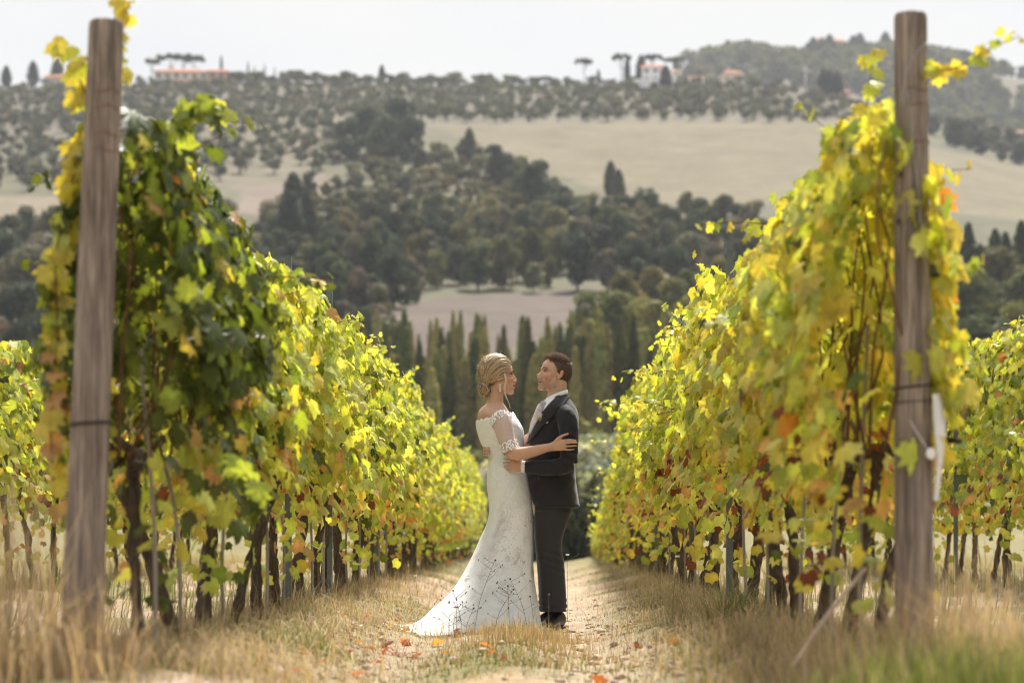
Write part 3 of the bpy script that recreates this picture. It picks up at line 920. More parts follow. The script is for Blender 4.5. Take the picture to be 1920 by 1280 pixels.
def trunk_arr(kind, seed):
    r = np.random.default_rng(seed + 900)
    mb = MB()
    H = {'broad': 5.5, 'cypress': 9.0, 'olive': 2.4, 'pine': 7.6, 'bush': 1.8}[kind]
    r0 = {'broad': 0.22, 'cypress': 0.14, 'olive': 0.22, 'pine': 0.24, 'bush': 0.08}[kind]
    k = 5
    P = np.stack([r.normal(0, 0.05 * H / 5, k).cumsum(), r.normal(0, 0.05 * H / 5, k).cumsum(), np.linspace(-0.4, H, k)], -1)
    mb.add(*tube(P, np.linspace(r0, r0 * 0.35, k), 6))
    if kind != 'cypress':
        for j in range(5):
            th = j * 1.256 + r.uniform(-0.4, 0.4); f = r.uniform(0.45, 0.8)
            b = P[0] + (P[-1] - P[0]) * f
            ln = H * {'pine': 0.36, 'broad': 0.4}.get(kind, 0.5)
            e = b + np.array([math.cos(th) * ln * 0.7, math.sin(th) * ln * 0.7, ln * 0.55])
            mb.add(*tube(np.array([b, (b + e) / 2 + [0, 0, -0.1], e]), [r0 * 0.45, r0 * 0.3, r0 * 0.12], 5))
    return mb

PROTO = {}
def tree_proto(kind, n, size, variants, lod):
    L = []
    for s in range(variants):
        V, q, c = crown_mesh(kind, s * 7 + hash_kind[kind], n, size)
        cm = mesh_np('crown', V, q, M_FOL, c, smooth=False)
        tb = trunk_arr(kind, s)
        tm = tb.mesh('trunk', M_TREEBARK)
        one = None
        if lod:
            TV = np.concatenate(tb.v); tq = np.concatenate(tb.q); tt = np.concatenate(tb.t)
            VV = np.vstack([V, TV]); cc = np.vstack([c, np.ones((len(TV), 3))])
            one = mesh_np('tree', VV, [q, tq + len(V), tt + len(V)], [M_FOL, M_TREEBARK], cc, False, np.concatenate([np.zeros(len(q)), np.ones(len(tq) + len(tt))]))
        L.append((tm, cm, one))
    return L
hash_kind = {'broad': 1, 'cypress': 200, 'olive': 300, 'pine': 400, 'bush': 500}
PROTO['broad'] = tree_proto('broad', 2600, 0.25, 8, True)
PROTO['cypress'] = tree_proto('cypress', 2600, 0.17, 5, True)
PROTO['bush'] = tree_proto('bush', 1300, 0.2, 4, True)
PROTO['olive'] = tree_proto('olive', 420, 0.26, 5, True)
PROTO['pine'] = tree_proto('pine', 1500, 0.3, 2, True)
PROTO['olive_near'] = tree_proto('olive', 2600, 0.13, 3, False)

def tree(name, kind, p, h, wscale, color, label, group=None, cat='tree', parts=True, seed=None):
    L = PROTO[kind]
    base = {'broad': 8, 'cypress': 10, 'olive': 4.3, 'olive_near': 4.3, 'pine': 9, 'bush': 3.3}[kind]
    v = L[int(rng.integers(0, len(L)))]
    s = h / base
    rz = rng.uniform(0, 6.28)
    if parts:
        root = empty(name, p, rz, label, cat, group)
        root.scale = (s * wscale, s * wscale, s)
        obj('trunk', v[0], root)
        cr = obj('crown', v[1], root); cr.color = (*color, 1)
        return root
    o = obj(name, v[2], None, p)
    o.rotation_euler = (0, 0, rz); o.scale = (s * wscale, s * wscale, s); o.color = (*color, 1)
    return tag(o, label, cat, group)

def scatter(poly, gap, seed, dmin=150):
    """points of a polygon of the far hillside, kept gap pixels apart, as (px, py, d)"""
    r = np.random.default_rng(seed)
    xs = [p[0] for p in poly]; ys = [p[1] for p in poly]
    area = (max(xs) - min(xs)) * (max(ys) - min(ys))
    n = int(area / (gap * gap) * 6)
    out = []
    cx = r.uniform(min(xs), max(xs), n); cyy = r.uniform(min(ys), max(ys), n)
    ok = inside(poly, cx, cyy)
    gapy = gap * 0.55
    for a, b in zip(cx[ok], cyy[ok]):
        if all(((a - o[0]) / gap) ** 2 + ((b - o[1]) / gapy) ** 2 > 1 for o in out):
            dd = d_of(a, b)
            if dd: out.append((a, b, dd))
    return out
def cvar(c, r, a=0.22): return np.array(c) * r.uniform(1 - a, 1 + a) * r.uniform(0.92, 1.08, 3)

DARK = (0.050, 0.068, 0.042); MID = (0.095, 0.105, 0.052); LIGHT = (0.165, 0.16, 0.078); YEL = (0.36, 0.30, 0.09); GREY = (0.15, 0.14, 0.11); CYP = (0.062, 0.078, 0.032); OLV = (0.095, 0.10, 0.078)
def where(px): return 'left of the bride' if px < 880 else 'directly behind the bride' if px < 960 else 'directly behind the groom' if px < 1085 else 'right of the groom'
r = np.random.default_rng(5)
# wooded belt on the lower slope
for a, b, dd in scatter([(470, 470), (560, 440), (900, 455), (1120, 450), (1420, 455), (1440, 520), (1290, 565), (1180, 560), (1090, 548), (830, 556), (690, 600), (560, 640), (470, 600)], 30, 21):
    dark = b > 440 and r.random() < 0.55
    c = DARK if dark else [MID, MID, GREY, LIGHT][r.integers(4)]
    nm = 'dark green broadleaf tree in the wooded belt across the valley' if dark else 'lighter tree among the dark wooded belt across the valley'
    tree('broadleaf_tree', 'broad', on_ground(a, dd), r.uniform(3.8, 7.2), r.uniform(0.75, 1.1), cvar(c, r, 0.32), nm + ', ' + where(a), 'trees of the wooded belt' if dark else 'lighter trees of the wooded belt')
# mixed scrub wedge between the terraces and the pale field
for a, b, dd in scatter([(480, 430), (640, 340), (700, 300), (760, 270), (900, 300), (1000, 345), (1120, 385), (1260, 405), (1400, 412), (1400, 450), (900, 460), (480, 450)], 23, 22):
    k = r.choice(4, p=[0.12, 0.28, 0.40, 0.20])
    c = (DARK, MID, LIGHT, GREY)[k]
    tree('scrub_tree', 'broad' if r.random() < 0.55 else 'bush', on_ground(a, dd), r.uniform(3.0, 5.2) if k < 2 else r.uniform(2.0, 3.8), r.uniform(0.9, 1.4), cvar(c, r), ('dark', 'green', 'pale yellowish', 'greyish')[k] + ' tree of the slope scrub below the pale field, ' + where(a), 'mixed scrub trees on the slope')
for a, b, h in ((690, 290, 11), (720, 300, 10), (660, 300, 9), (745, 285, 12), (770, 300, 9), (930, 350, 8), (1010, 400, 9)):
    dd = d_of(a, b); tree('holm_oak', 'broad', on_ground(a, dd), h, 1.1, cvar(DARK, r), 'large dark oak standing out of the scrub beside the pale field', 'dark oaks in the scrub')
for a, b, h in ((1145, 372, 6.5), (1160, 385, 6), (880, 305, 7), (550, 470, 11), (575, 480, 9), (545, 500, 10)):
    dd = d_of(a, b); tree('conifer', 'cypress', on_ground(a, dd), h, 2.0, cvar(MID if a > 700 else DARK, r), 'broad conifer at the edge of the slope scrub', 'broad conifers on the slope')
# shrubs round the small brown field
for a, b, dd in scatter([(560, 600), (700, 590), (760, 640), (740, 690), (560, 690)], 40, 23):
    tree('field_shrub', 'bush', on_ground(a, dd), r.uniform(2.5, 4.5), 1.2, cvar(GREY if r.random() < 0.6 else MID, r), 'greyish shrub beside the small brown field', 'shrubs beside the small brown field')
# taller olive-green trees right of the cypresses
for a, b, dd in scatter([(1085, 640), (1180, 590), (1320, 560), (1440, 560), (1440, 700), (1200, 760), (1100, 720)], 55, 24):
    tree('oak_tree', 'broad', on_ground(a, dd), r.uniform(3.8, 6.2), r.uniform(1.0, 1.3), cvar((0.16, 0.165, 0.055) if r.random() < 0.8 else YEL, r), ('olive-green oak just behind the cypresses right of the groom' if b > 660 else 'olive-green oak higher up behind the cypresses right of the groom'), 'olive-green oaks behind the cypresses')
# the cypress plantation
for rowi, (dd0, step) in enumerate(((166, 11.5), (178, 11.5), (189, 13))):
    x = 650.0
    while x < 1330:
        dd = dd0 + r.uniform(-4, 4)
        tall = r.random() < 0.34
        ytop = r.uniform(578, 628) if tall else r.uniform(628, 700)
        h = max(3.0, (float(far_y(x, dd)) - ytop) * dd / F)
        c = cvar((0.11, 0.12, 0.045) if r.random() < 0.4 else (0.29, 0.275, 0.095), r, 0.28)
        tree('cypress_tree', 'cypress', on_ground(x, dd), h, r.uniform(0.45, 0.62) if tall else r.uniform(0.6, 0.95), c, ('tall slender' if tall else 'low broad') + ' cypress in the ' + ('front', 'middle', 'rear')[rowi] + ' line of the plantation, ' + where(x), 'cypresses of the plantation behind the couple')
        x += step * r.uniform(0.75, 1.35)
# right edge: cypresses, round trees and the hedge of the pale field
for a in (1770, 1795, 1815, 1838, 1850, 1866, 1885, 1902, 1915, 1935):
    dd = 262 + r.uniform(-8, 8); p = on_ground(a, dd)
    tree('cypress_tree', 'cypress', p, r.uniform(6.5, 10), 1.3, cvar((0.05, 0.066, 0.03), r), 'cypress on the slope past the right wooden post', 'cypresses past the right wooden post')
for a, b, dd in scatter([(1700, 600), (1960, 580), (1960, 760), (1700, 760)], 60, 25):
    tree('round_tree', 'broad', on_ground(a, dd), r.uniform(6, 8.5), 1.15, cvar((0.115, 0.125, 0.045), r), 'round green tree past the right wooden post', 'round trees past the right wooden post')
for a, b, dd in scatter([(1640, 240), (1760, 240), (1960, 295), (1960, 330), (1760, 268)], 24, 26):
    tree('hedge_tree', 'broad', on_ground(a, dd), r.uniform(6, 9), 1.2, cvar(DARK if r.random() < 0.6 else GREY, r), 'tree of the belt along the top of the pale field', 'trees along the top of the pale field')
for a, b, dd in scatter([(1440, 480), (1700, 470), (1700, 600), (1440, 640)], 62, 29):
    tree('round_tree', 'broad', on_ground(a, dd), r.uniform(5, 7.5), 1.15, cvar((0.10, 0.11, 0.045), r), 'green tree on the slope behind the row of the groom', 'trees behind the row of the groom')
# left edge: grey-green trees beyond the row
for a, b, dd in scatter([(-60, 470), (150, 460), (470, 470), (480, 640), (150, 720), (-60, 720)], 58, 27):
    tree('grey_tree', 'broad', on_ground(a, dd), r.uniform(5.5, 8.5), 1.1, cvar([DARK, GREY, MID][r.integers(3)], r), 'grey-green tree on the slope past the left wooden post', 'grey-green trees past the left wooden post')
# nearer trees just below the end of the rows
for a, dd, h, w, c, kind in ((1165, 128, 6.8, 1.1, (0.19, 0.185, 0.06), 'broad'), (1120, 136, 6.6, 1.2, (0.16, 0.165, 0.06), 'broad'), (1215, 122, 7.2, 1.2, (0.14, 0.15, 0.05), 'broad'), (1080, 140, 7.2, 1.0, (0.13, 0.14, 0.05), 'broad'), (960, 140, 6.0, 1.2, (0.11, 0.12, 0.045), 'broad'), (880, 132, 6.0, 1.2, (0.11, 0.12, 0.045), 'broad'), (800, 136, 6.0, 1.2, (0.11, 0.12, 0.045), 'broad'), (1280, 130, 7, 1.2, (0.11, 0.12, 0.045), 'broad'), (700, 132, 6, 1.2, (0.11, 0.12, 0.045), 'broad'), (1020, 134, 6.0, 1.2, (0.10, 0.12, 0.045), 'broad')):
    tree('round_tree', kind, on_ground(a, dd), h, w, cvar(c, r, 0.1), 'yellow-green tree in the hollow beyond the end of the vine rows', 'trees in the hollow below the vine rows')
for a, dd, h, w in ((1150, 88, 6.2, 1.05), (1105, 94, 6.4, 1.1), (1200, 90, 5.8, 1.1), (1060, 92, 6.0, 1.1), (1010, 96, 6.2, 1.1)):
    tree('olive_tree', 'olive_near', on_ground(a, dd), h, w, cvar((0.42, 0.42, 0.33), r, 0.1), 'silvery olive tree just beyond the end of the grass track', 'silvery olives beyond the grass track')
for a, dd, h in ((1085, 76, 2.6), (1070, 78, 2.7), (1100, 80, 2.4), (1045, 76, 2.6), (1015, 78, 2.6)):
    tree('thorn_bush', 'bush', on_ground(a, dd), h, 0.8, cvar((0.035, 0.045, 0.025), r, 0.1), 'dark bush closing off the far end of the grass track', 'dark bushes at the end of the grass track', 'bush')

# olive groves: planted in lines over the upper slope
olives = []
def grove(poly, dx, dy, seed, miss=0.08):
    rr = np.random.default_rng(seed)
    for dd in np.arange(440, 742, dy):
        sc = dd / F
        for xx in np.arange(-180, 180, dx):
            x = xx + rr.normal(0, dx * 0.13) + 0.25 * (dd - 600); d2 = dd + rr.normal(0, dy * 0.13)
            px = 960 + x * F / d2
            if -80 < px < 2000 and rr.random() > miss:
                py = float(far_y(px, d2))
                if inside(poly, np.array([px]), np.array([py]))[0]: olives.append((px, d2))
grove([(430, 130), (1000, 140), (1560, 140), (1640, 232), (1300, 228), (790, 232), (560, 215), (430, 205)], 6.3, 6.6, 61)
grove([(-80, 140), (440, 140), (440, 340), (200, 360), (-80, 360)], 6.0, 6.6, 62, 0.1)
grove([(440, 205), (640, 230), (640, 330), (440, 330)], 6.4, 7.5, 63, 0.15)
olives.sort(key=lambda o: o[1])
stuffV, stuffQ, stuffC, off = [], [], [], 0
LOW = [crown_mesh('olive', 700 + s, 110, 0.42) for s in range(4)]
for i, (px, dd) in enumerate(olives):
    p = on_ground(px, dd)
    h = r.uniform(2.7, 4.2); c = cvar(OLV if r.random() < 0.75 else (0.085, 0.10, 0.06), r, 0.25)
    if i < 280:
        tree('olive_tree', 'olive', p, h, r.uniform(0.95, 1.2), c, 'small grey-green olive tree of the upper hillside, ' + ('left of the long villa' if px < 290 else 'below the long villa' if px < 460 else 'above the bride' if px < 980 else 'between the couple and the white farmhouse' if px < 1190 else 'right of the white farmhouse'), 'olive trees of the hillside grove')
    else:
        V, q, cc = LOW[int(r.integers(4))]
        th = r.uniform(0, 6.28); s = h / 4.3; w = s * r.uniform(0.95, 1.2)
        stuffV.append(np.stack([(V[:, 0] * math.cos(th) - V[:, 1] * math.sin(th)) * w, (V[:, 0] * math.sin(th) + V[:, 1] * math.cos(th)) * w, V[:, 2] * s - 0.2], -1) + p)
        stuffQ.append(q + off); stuffC.append(cc * c); off += len(V)
if stuffV:
    o = obj('olive_grove', mesh_np('olive_grove', np.vstack(stuffV), np.vstack(stuffQ), M_FOL, np.vstack(stuffC), False))
    tag(o, 'far olive grove covering the ridge of the hillside', 'olive grove', kind='stuff')

# distant wood on the hill behind the ridge
stuffV, stuffQ, stuffC, off = [], [], [], 0
LOWB = [crown_mesh('broad', 800 + s, 150, 0.7) for s in range(4)]
for i in range(1500):
    px = r.uniform(1150, 2050); dd = r.uniform(1030, 1290)
    if px < 1280 and r.random() < 0.5: continue
    p = on_ground(px, dd)
    if vnoise(p[0], p[1], 70, 8) < 0.30: continue
    V, q, cc = LOWB[int(r.integers(4))]
    h = r.uniform(7, 12); s = h / 8; th = r.uniform(0, 6.28); w = s * 1.15
    c = cvar([DARK, MID, (0.10, 0.11, 0.05)][r.integers(3)], r)
    stuffV.append(np.stack([(V[:, 0] * math.cos(th) - V[:, 1] * math.sin(th)) * w, (V[:, 0] * math.sin(th) + V[:, 1] * math.cos(th)) * w, V[:, 2] * s - 0.8], -1) + p)
    stuffQ.append(q + off); stuffC.append(cc * c); off += len(V)
o = obj('distant_wood', mesh_np('distant_wood', np.vstack(stuffV), np.vstack(stuffQ), M_FOL, np.vstack(stuffC), False))
tag(o, 'hazy distant wood on the hill behind the olive ridge', 'wood', kind='stuff')

# ridge-line trees
def ridge(px, dd=736): return on_ground(px, dd)
for px, h, w in ((1095, 8.5, 0.8), (1165, 10, 0.75), (1225, 10, 0.7), (1262, 9, 0.8), (285, 8, 0.9), (320, 9.5, 1.1), (345, 9.5, 1.1), (365, 9, 1.0)):
    tree('umbrella_pine', 'pine', ridge(px, 742 if px > 900 else 748), h, w, cvar((0.075, 0.085, 0.03), r), 'umbrella pine on the ridge ' + ('near the white farmhouse' if px > 900 else 'behind the long villa'), 'umbrella pines ' + ('near the white farmhouse' if px > 900 else 'behind the long villa'))
for px, h, w, lab in ((1176, 9.0, 1.2, 'dark cypress left of the white farmhouse'), (1202, 9.5, 1.9, 'stout dark cypress against the wall of the white farmhouse'), (1248, 8.0, 2.3, 'stout round cypress in front of the white farmhouse'), (1122, 5.0, 1.4, 'small cypress on the ridge left of the farmhouse'), (716, 6.0, 2.0, 'lone dark conifer standing on the bare ridge'), (415, 8.5, 0.7, 'thin cypress behind the red end of the long villa')):
    tree('cypress_tree', 'cypress', ridge(px, 708 if px == 1248 else 738), h, w, cvar((0.026, 0.036, 0.024), r, 0.1), lab, 'dark cypresses on the ridge')
for px, h in ((465, 6.5), (477, 5.2), (496, 5.8), (515, 5.0), (62, 8.0), (108, 9.0), (12, 7.0)):
    tree('cypress_tree', 'cypress', ridge(px, 742), h, 0.55 if px > 200 else 2.4, cvar((0.04, 0.055, 0.03), r, 0.1), ('thin young cypress on the skyline right of the long villa' if px > 200 else 'dark pointed conifer on the skyline at the left edge'), 'thin skyline cypresses' if px > 200 else 'skyline conifers at the left edge')
for px in list(range(440, 700, 22)) + list(range(740, 1090, 30)):
    tree('ridge_bush', 'bush', ridge(px + r.uniform(-8, 8), 741), r.uniform(2.0, 4.2), 1.5, cvar(MID, r), 'low bush along the skyline of the olive ridge', 'bushes along the skyline', 'bush', parts=False)
for px, h in ((1330, 9), (1352, 8), (1365, 10), (1540, 12), (1525, 13), (1555, 13), (1600, 12), (1612, 13), (1515, 11), (1660, 13)):
    tree('cypress_tree', 'cypress', on_ground(px, 1262), h * 1.15, 2.6, cvar((0.03, 0.042, 0.028), r, 0.1), 'dark conifer on the far hill around the pink villa', 'conifers on the far hill')
for px, py0 in ((1555, 165), (1570, 170), (1545, 168)):
    dd = d_of(px, 178) or 735; tree('conifer', 'cypress', on_ground(px, 738), 8.5, 2.4, cvar((0.035, 0.05, 0.03), r, 0.1), 'dark conifer at the right end of the olive ridge', 'conifers at the end of the olive ridge')

# ------------------------------------------------------------------ houses
M_PLASTER = {k: simple('plaster_' + k, c, 0.9, 0.2, 1.2, 0.25) for k, c in {'cream': (0.62, 0.55, 0.47), 'white': (0.80, 0.80, 0.79), 'pink': (0.52, 0.30, 0.23), 'sand': (0.55, 0.45, 0.35)}.items()}
M_ROOF = simple('terracotta_roof', (0.42, 0.17, 0.09), 0.9, 0.2, 2.5, 0.5)
M_PANE = simple('window_pane', (0.03, 0.035, 0.04), 0.15, 0.5)
M_SHUT = simple('brown_shutter', (0.12, 0.08, 0.055), 0.7, 0.3)
def house(root, x0, x1, depth, h, wallm, roof='gable', rh=1.4, wins=3, floors=2, chim=True, y0=0.0, z0=0.0, door=True):
    mb = MB(); mb.box(x0, x1, y0, y0 + depth, z0 - 2.0, z0 + h); mb.build('wall', wallm, root, smooth=False)
    e = 0.45
    a, b, c, d_ = x0 - e, x1 + e, y0 - e, y0 + depth + e
    zr = z0 + h; ym = y0 + depth / 2
    if roof == 'gable':
        V = [[a, c, zr + .003], [b, c, zr + .003], [b, d_, zr + .003], [a, d_, zr + .003], [a, ym, zr + rh], [b, ym, zr + rh]]
        q = [[0, 1, 5, 4], [2, 3, 4, 5], [3, 2, 1, 0]]; t3 = [[0, 4, 3], [1, 2, 5]]
    else:
        k = min(depth / 2, (b - a) / 2) * 0.9
        V = [[a, c, zr + .003], [b, c, zr + .003], [b, d_, zr + .003], [a, d_, zr + .003], [a + k, ym, zr + rh], [b - k, ym, zr + rh]]
        q = [[0, 1, 5, 4], [2, 3, 4, 5], [3, 2, 1, 0]]; t3 = [[0, 4, 3], [1, 2, 5]]
    rf = MB().add(V, q, t3).build('roof', M_ROOF, root, smooth=False)
    if chim:
        mb = MB(); xc = x0 + (x1 - x0) * 0.3; mb.box(xc, xc + .7, ym - .3, ym + .3, zr + rh * .6, zr + rh + .9); mb.build('chimney', wallm, rf, smooth=False)
    for f in range(floors):
        for k in range(wins):
            xc = x0 + (x1 - x0) * (k + 0.5) / wins; zc = z0 + 0.9 + f * (h / floors)
            isdoor = door and f == 0 and k == wins // 2
            mb = MB(); mb.box(xc - .5, xc + .5, y0 - .04, y0 - .004, zc - (.9 if isdoor else 0), zc + 1.3)
            w = mb.build('door' if isdoor else 'window', M_SHUT, root, smooth=False)
            if not isdoor:
                mb = MB(); mb.box(xc - .36, xc + .36, y0 - .07, y0 - .045, zc + .12, zc + 1.18); mb.build('pane', M_PANE, w, smooth=False)
def site(px, dd, name, label, rz=0.0, dz=0.0):
    p = on_ground(px, dd); p[2] += dz
    return empty(name, p, rz, label, 'house')
h1 = site(355, 728, 'villa', 'long cream villa with terracotta roofs and red end wing on the left ridge', 0.05, -1.3)
house(h1, -10.5, 5.5, 8, 5.6, M_PLASTER['cream'], 'hip', 1.5, 6, 2)
house(h1, 5.6, 11, 8, 5.6, M_PLASTER['pink'], 'gable', 1.3, 2, 2, False, y0=-1.0, door=False)
mb = MB(); V = [[-5, -3.2, 2.0], [3, -3.2, 2.0], [3, -0.01, 2.9], [-5, -0.01, 2.9]]
mb.add(V + [[x, y, z + .15] for x, y, z in V], [[3, 2, 1, 0], [4, 5, 6, 7], [0, 1, 5, 4], [1, 2, 6, 5], [2, 3, 7, 6], [3, 0, 4, 7]]); mb.build('porch_roof', M_ROOF, h1, smooth=False)
for xx in (-4.8, -1, 2.8): MB().box(xx - .15, xx + .15, -3.1, -2.8, -1.5, 2.05).build('porch_pillar', M_PLASTER['cream'], h1, smooth=False)
h2 = site(1228, 715, 'farmhouse', 'white farmhouse with terracotta roof on the ridge between cypresses', -0.15, 2.2)
h2.scale = (0.92, 0.92, 0.92)
MB().box(-4.4, 6.6, -3.0, 6.9, -4.5, -0.05).build('terrace', M_PLASTER['sand'], h2, smooth=False)
house(h2, -4.2, 1.6, 7, 5.4, M_PLASTER['white'], 'gable', 1.3, 2, 2)
house(h2, 2.0, 6.4, 6, 3.6, M_PLASTER['white'], 'gable', 1.1, 2, 1, False, door=False)
mb = MB(); mb.box(-6.5, 6.5, -3.4, -3.1, -2, 1.1); mb.build('terrace_wall', M_PLASTER['white'], h2, smooth=False)
h3 = site(1376, 900, 'house', 'low sand-coloured house on the far slope right of the farmhouse', 0.2, 12.0); h3.scale = (0.8, 0.8, 0.8); house(h3, -5, 5, 7, 4.2, M_PLASTER['sand'], 'hip', 1.6, 3, 1)
MB().box(-6, 6, 0.5, 8, -14, -2.0).build('foundation', M_PLASTER['sand'], h3, smooth=False)
h4 = site(1306, 738, 'cottage', 'tiny white cottage on the ridge right of the white farmhouse', 0.0, 0.3); house(h4, -2.2, 2.2, 5, 2.2, M_PLASTER['white'], 'gable', 0.8, 2, 1, False)
h5 = site(1558, 1275, 'villa', 'pink villa among conifers on top of the far hill', 0.1, 3.0); house(h5, -9, 9, 10, 8.5, M_PLASTER['pink'], 'hip', 2.4, 5, 2); MB().box(-8.8, 8.8, 0.2, 9.8, -9, -1.99).build('foundation', M_PLASTER['pink'], h5, smooth=False)
h6 = site(1583, 737, 'cottage', 'small orange-walled cottage at the right end of the olive ridge', 0.3, 0.4); house(h6, -1.8, 1.8, 4, 2.6, M_PLASTER['pink'], 'gable', 0.8, 1, 1, False)
h7 = site(135, 735, 'farmhouse', 'pale farmhouse with brown roof half hidden at the left edge of the ridge', 0.0, -0.5); house(h7, -8, 6, 7, 3.6, M_PLASTER['sand'], 'gable', 1.3, 4, 1)
h8 = site(1904, 1080, 'house', 'small pale house in the hazy valley at the right edge', 0.3, 5.0); house(h8, -5, 5, 6, 4, M_PLASTER['sand'], 'gable', 1.3, 3, 1); MB().box(-4.8, 4.8, 0.2, 5.8, -9, -1.99).build('foundation', M_PLASTER['sand'], h8, smooth=False)
M_GALV = simple('pylon_steel', (0.5, 0.5, 0.5), 0.5, 0.4, Metallic=0.4)
for px, dd, hh in ((1836, 1000, 22), (1510, 760, 9)):
    p = on_ground(px, dd); root = empty('power_pole', p, 0, 'thin pale power pole on the ' + ('hazy hill past the right wooden post' if px > 1700 else 'end of the olive ridge'), 'power pole', 'power poles')
    MB().add(*tube([[0, 0, -1], [0, 0, hh]], [0.28, 0.16], 8)).build('mast', M_GALV, root)
    MB().box(-1.4, 1.4, -.08, .08, hh - 1.2, hh - 1.0).build('crossarm', M_GALV, root, smooth=False)

# ------------------------------------------------------------------ air
HAZE = NT('haze')
pv = HAZE.n('VolumePrincipled')
pv.inputs['Color'].default_value = (0.86, 0.89, 0.94, 1)
pv.inputs['Density'].default_value = 0.00020
pv.inputs['Anisotropy'].default_value = 0.0
HAZE.l(pv.outputs[0], HAZE.out.inputs['Volume'])
mb = MB(); mb.box(-900, 900, -40, 1850, -60, 300)
hz = mb.build('haze', HAZE.m, smooth=False)
tag(hz, 'thin pale haze in the air over the valley', 'haze', kind='stuff')
# ------------------------------------------------------------------ grasses
M_GRASS = leafy('grass_blade', 0.35, (1.15, 1.1, 0.7), 0.7, 0.2, detail=3, var=0.25)

def blades(name, x, y, h, w, col, label, lean=0.5, seed=0, lean_dir=None, cat='grass', sink=0.01):
    r = np.random.default_rng(seed)
    n = len(x)
    z = ground_z(x, y) - sink
    th = r.uniform(0, 2 * np.pi, n)
    fd = np.stack([np.cos(th), np.sin(th), np.zeros(n)], -1)          # lean direction
    if lean_dir is not None: fd = norm(fd * 0.8 + np.array([*lean_dir, 0]))
    wd = norm(np.stack([-fd[:, 1], fd[:, 0], np.zeros(n)], -1) + r.normal(0, 0.4, (n, 3)) * [1, 1, 0])
    ln = r.uniform(0.1, 1.0, n) * lean
    b = np.stack([x, y, z], -1)
    up = np.array([0, 0, 1.0])
    m1 = b + up * (h * 0.5)[:, None] + fd * (h * ln * 0.22)[:, None]
    tp = b + up * (h * (1 - 0.35 * ln))[:, None] + fd * (h * ln * 0.85)[:, None]
    W = (w / 2)[:, None] * wd
    V = np.stack([b - W, b + W, m1 - W * 0.75, m1 + W * 0.75, tp], 1).reshape(-1, 3)
    o = np.arange(n)[:, None] * 5
    q = o + np.array([[0, 1, 3, 2]]); t3 = o + np.array([[2, 3, 4]])
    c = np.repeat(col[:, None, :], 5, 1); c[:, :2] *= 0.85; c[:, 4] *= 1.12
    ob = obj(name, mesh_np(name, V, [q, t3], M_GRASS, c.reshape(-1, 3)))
    return tag(ob, label, cat, kind='stuff')

STRAW = np.array([0.46, 0.37, 0.235]); STRAW2 = np.array([0.36, 0.25, 0.145]); GRN = np.array([0.135, 0.165, 0.045]); GRN2 = np.array([0.235, 0.24, 0.08]); PINKST = np.array([0.47, 0.335, 0.225])
def mixcol(r, n, cols, p):
    k = r.choice(len(cols), n, p=p)
    return np.array(cols)[k] * r.uniform(0.75, 1.25, (n, 1))
r = np.random.default_rng(88)
# short turf on the track
n = 60000
y = 8.0 + 34 * r.beta(0.9, 2.0, n); x = r.uniform(-1.75, 1.6, n) + SLOPE * y
trk = np.exp(-((x - row_x('R', y) + 0.95) / 0.30) ** 2) + 0.8 * np.exp(-((x - row_x('L', y) - 0.75) / 0.28) ** 2) * (y < 14.5)
dens = np.clip(sstep(0.36, 0.60, fbm(x, y * 0.6, 0.8, 47)) + 0.10, 0, 1) * (1 - 0.88 * np.clip(trk, 0, 1))
k = r.random(n) < dens; x, y = x[k], y[k]; n = len(x)
gn = sstep(0.40, 0.60, fbm(x, y * 0.6, 0.8, 47))
c = np.where((r.random(n) < 0.42 + 0.5 * gn)[:, None], mixcol(r, n, [GRN, GRN2], [0.6, 0.4]), mixcol(r, n, [STRAW, STRAW2], [0.6, 0.4]))
hh = r.gamma(2.4, 0.009, n) + 0.010
blades('turf', x, y, hh, r.uniform(0.003, 0.007, n), c, 'short green and straw-coloured turf of the track between the rows', 0.9, 1)
# dry grass under the rows
for row, s in (('L', 12), ('R', 13), ('LL', 14), ('RR', 15)):
    rr = np.random.default_rng(s)
    n = 9000 if row in 'LR' else 5000
    y = (8.3 + 34 * rr.beta(0.8, 2.2, n)) if row in 'LR' else rr.uniform(16, 34, n)
    x = row_x(row, y) + rr.normal(0, 0.34, n)
    c = mixcol(rr, n, [STRAW, STRAW2, GRN2, PINKST], [0.33, 0.20, 0.25, 0.22])
    hh = 0.03 + rr.gamma(2.2, 0.05, n) * (0.35 + 1.1 * fbm(x, y, 0.7, 91)) * np.exp(-((x - row_x(row, y)) / 0.55) ** 2)
    hh = np.minimum(hh, 0.42)
    nm = {'L': 'row behind the bride', 'R': 'row behind the groom', 'LL': "row beyond the bride's row", 'RR': "row beyond the groom's row"}[row]
    blades('dry_grass', x, y, hh, rr.uniform(0.003, 0.006, n), c, f'dry straw-coloured grass under the vines of the {nm}', 1.0, s)
# rank growth in the strips beyond the two rows
for s, x0, x1, nm in ((1, -9, -2.0, 'behind the row of the bride'), (2, 2.0, 9, 'behind the row of the groom')):
    rr = np.random.default_rng(600 + s); n = 9000
    y = rr.uniform(11, 52, n); x = rr.uniform(x0, x1, n)
    blades('rank_grass', x, y, rr.gamma(2.5, 0.06, n) + 0.04, rr.uniform(0.005, 0.014, n), mixcol(rr, n, [STRAW, GRN2, GRN, STRAW2], [0.35, 0.3, 0.15, 0.2]), f'rank green and straw grass {nm}', 1.0, 600 + s)
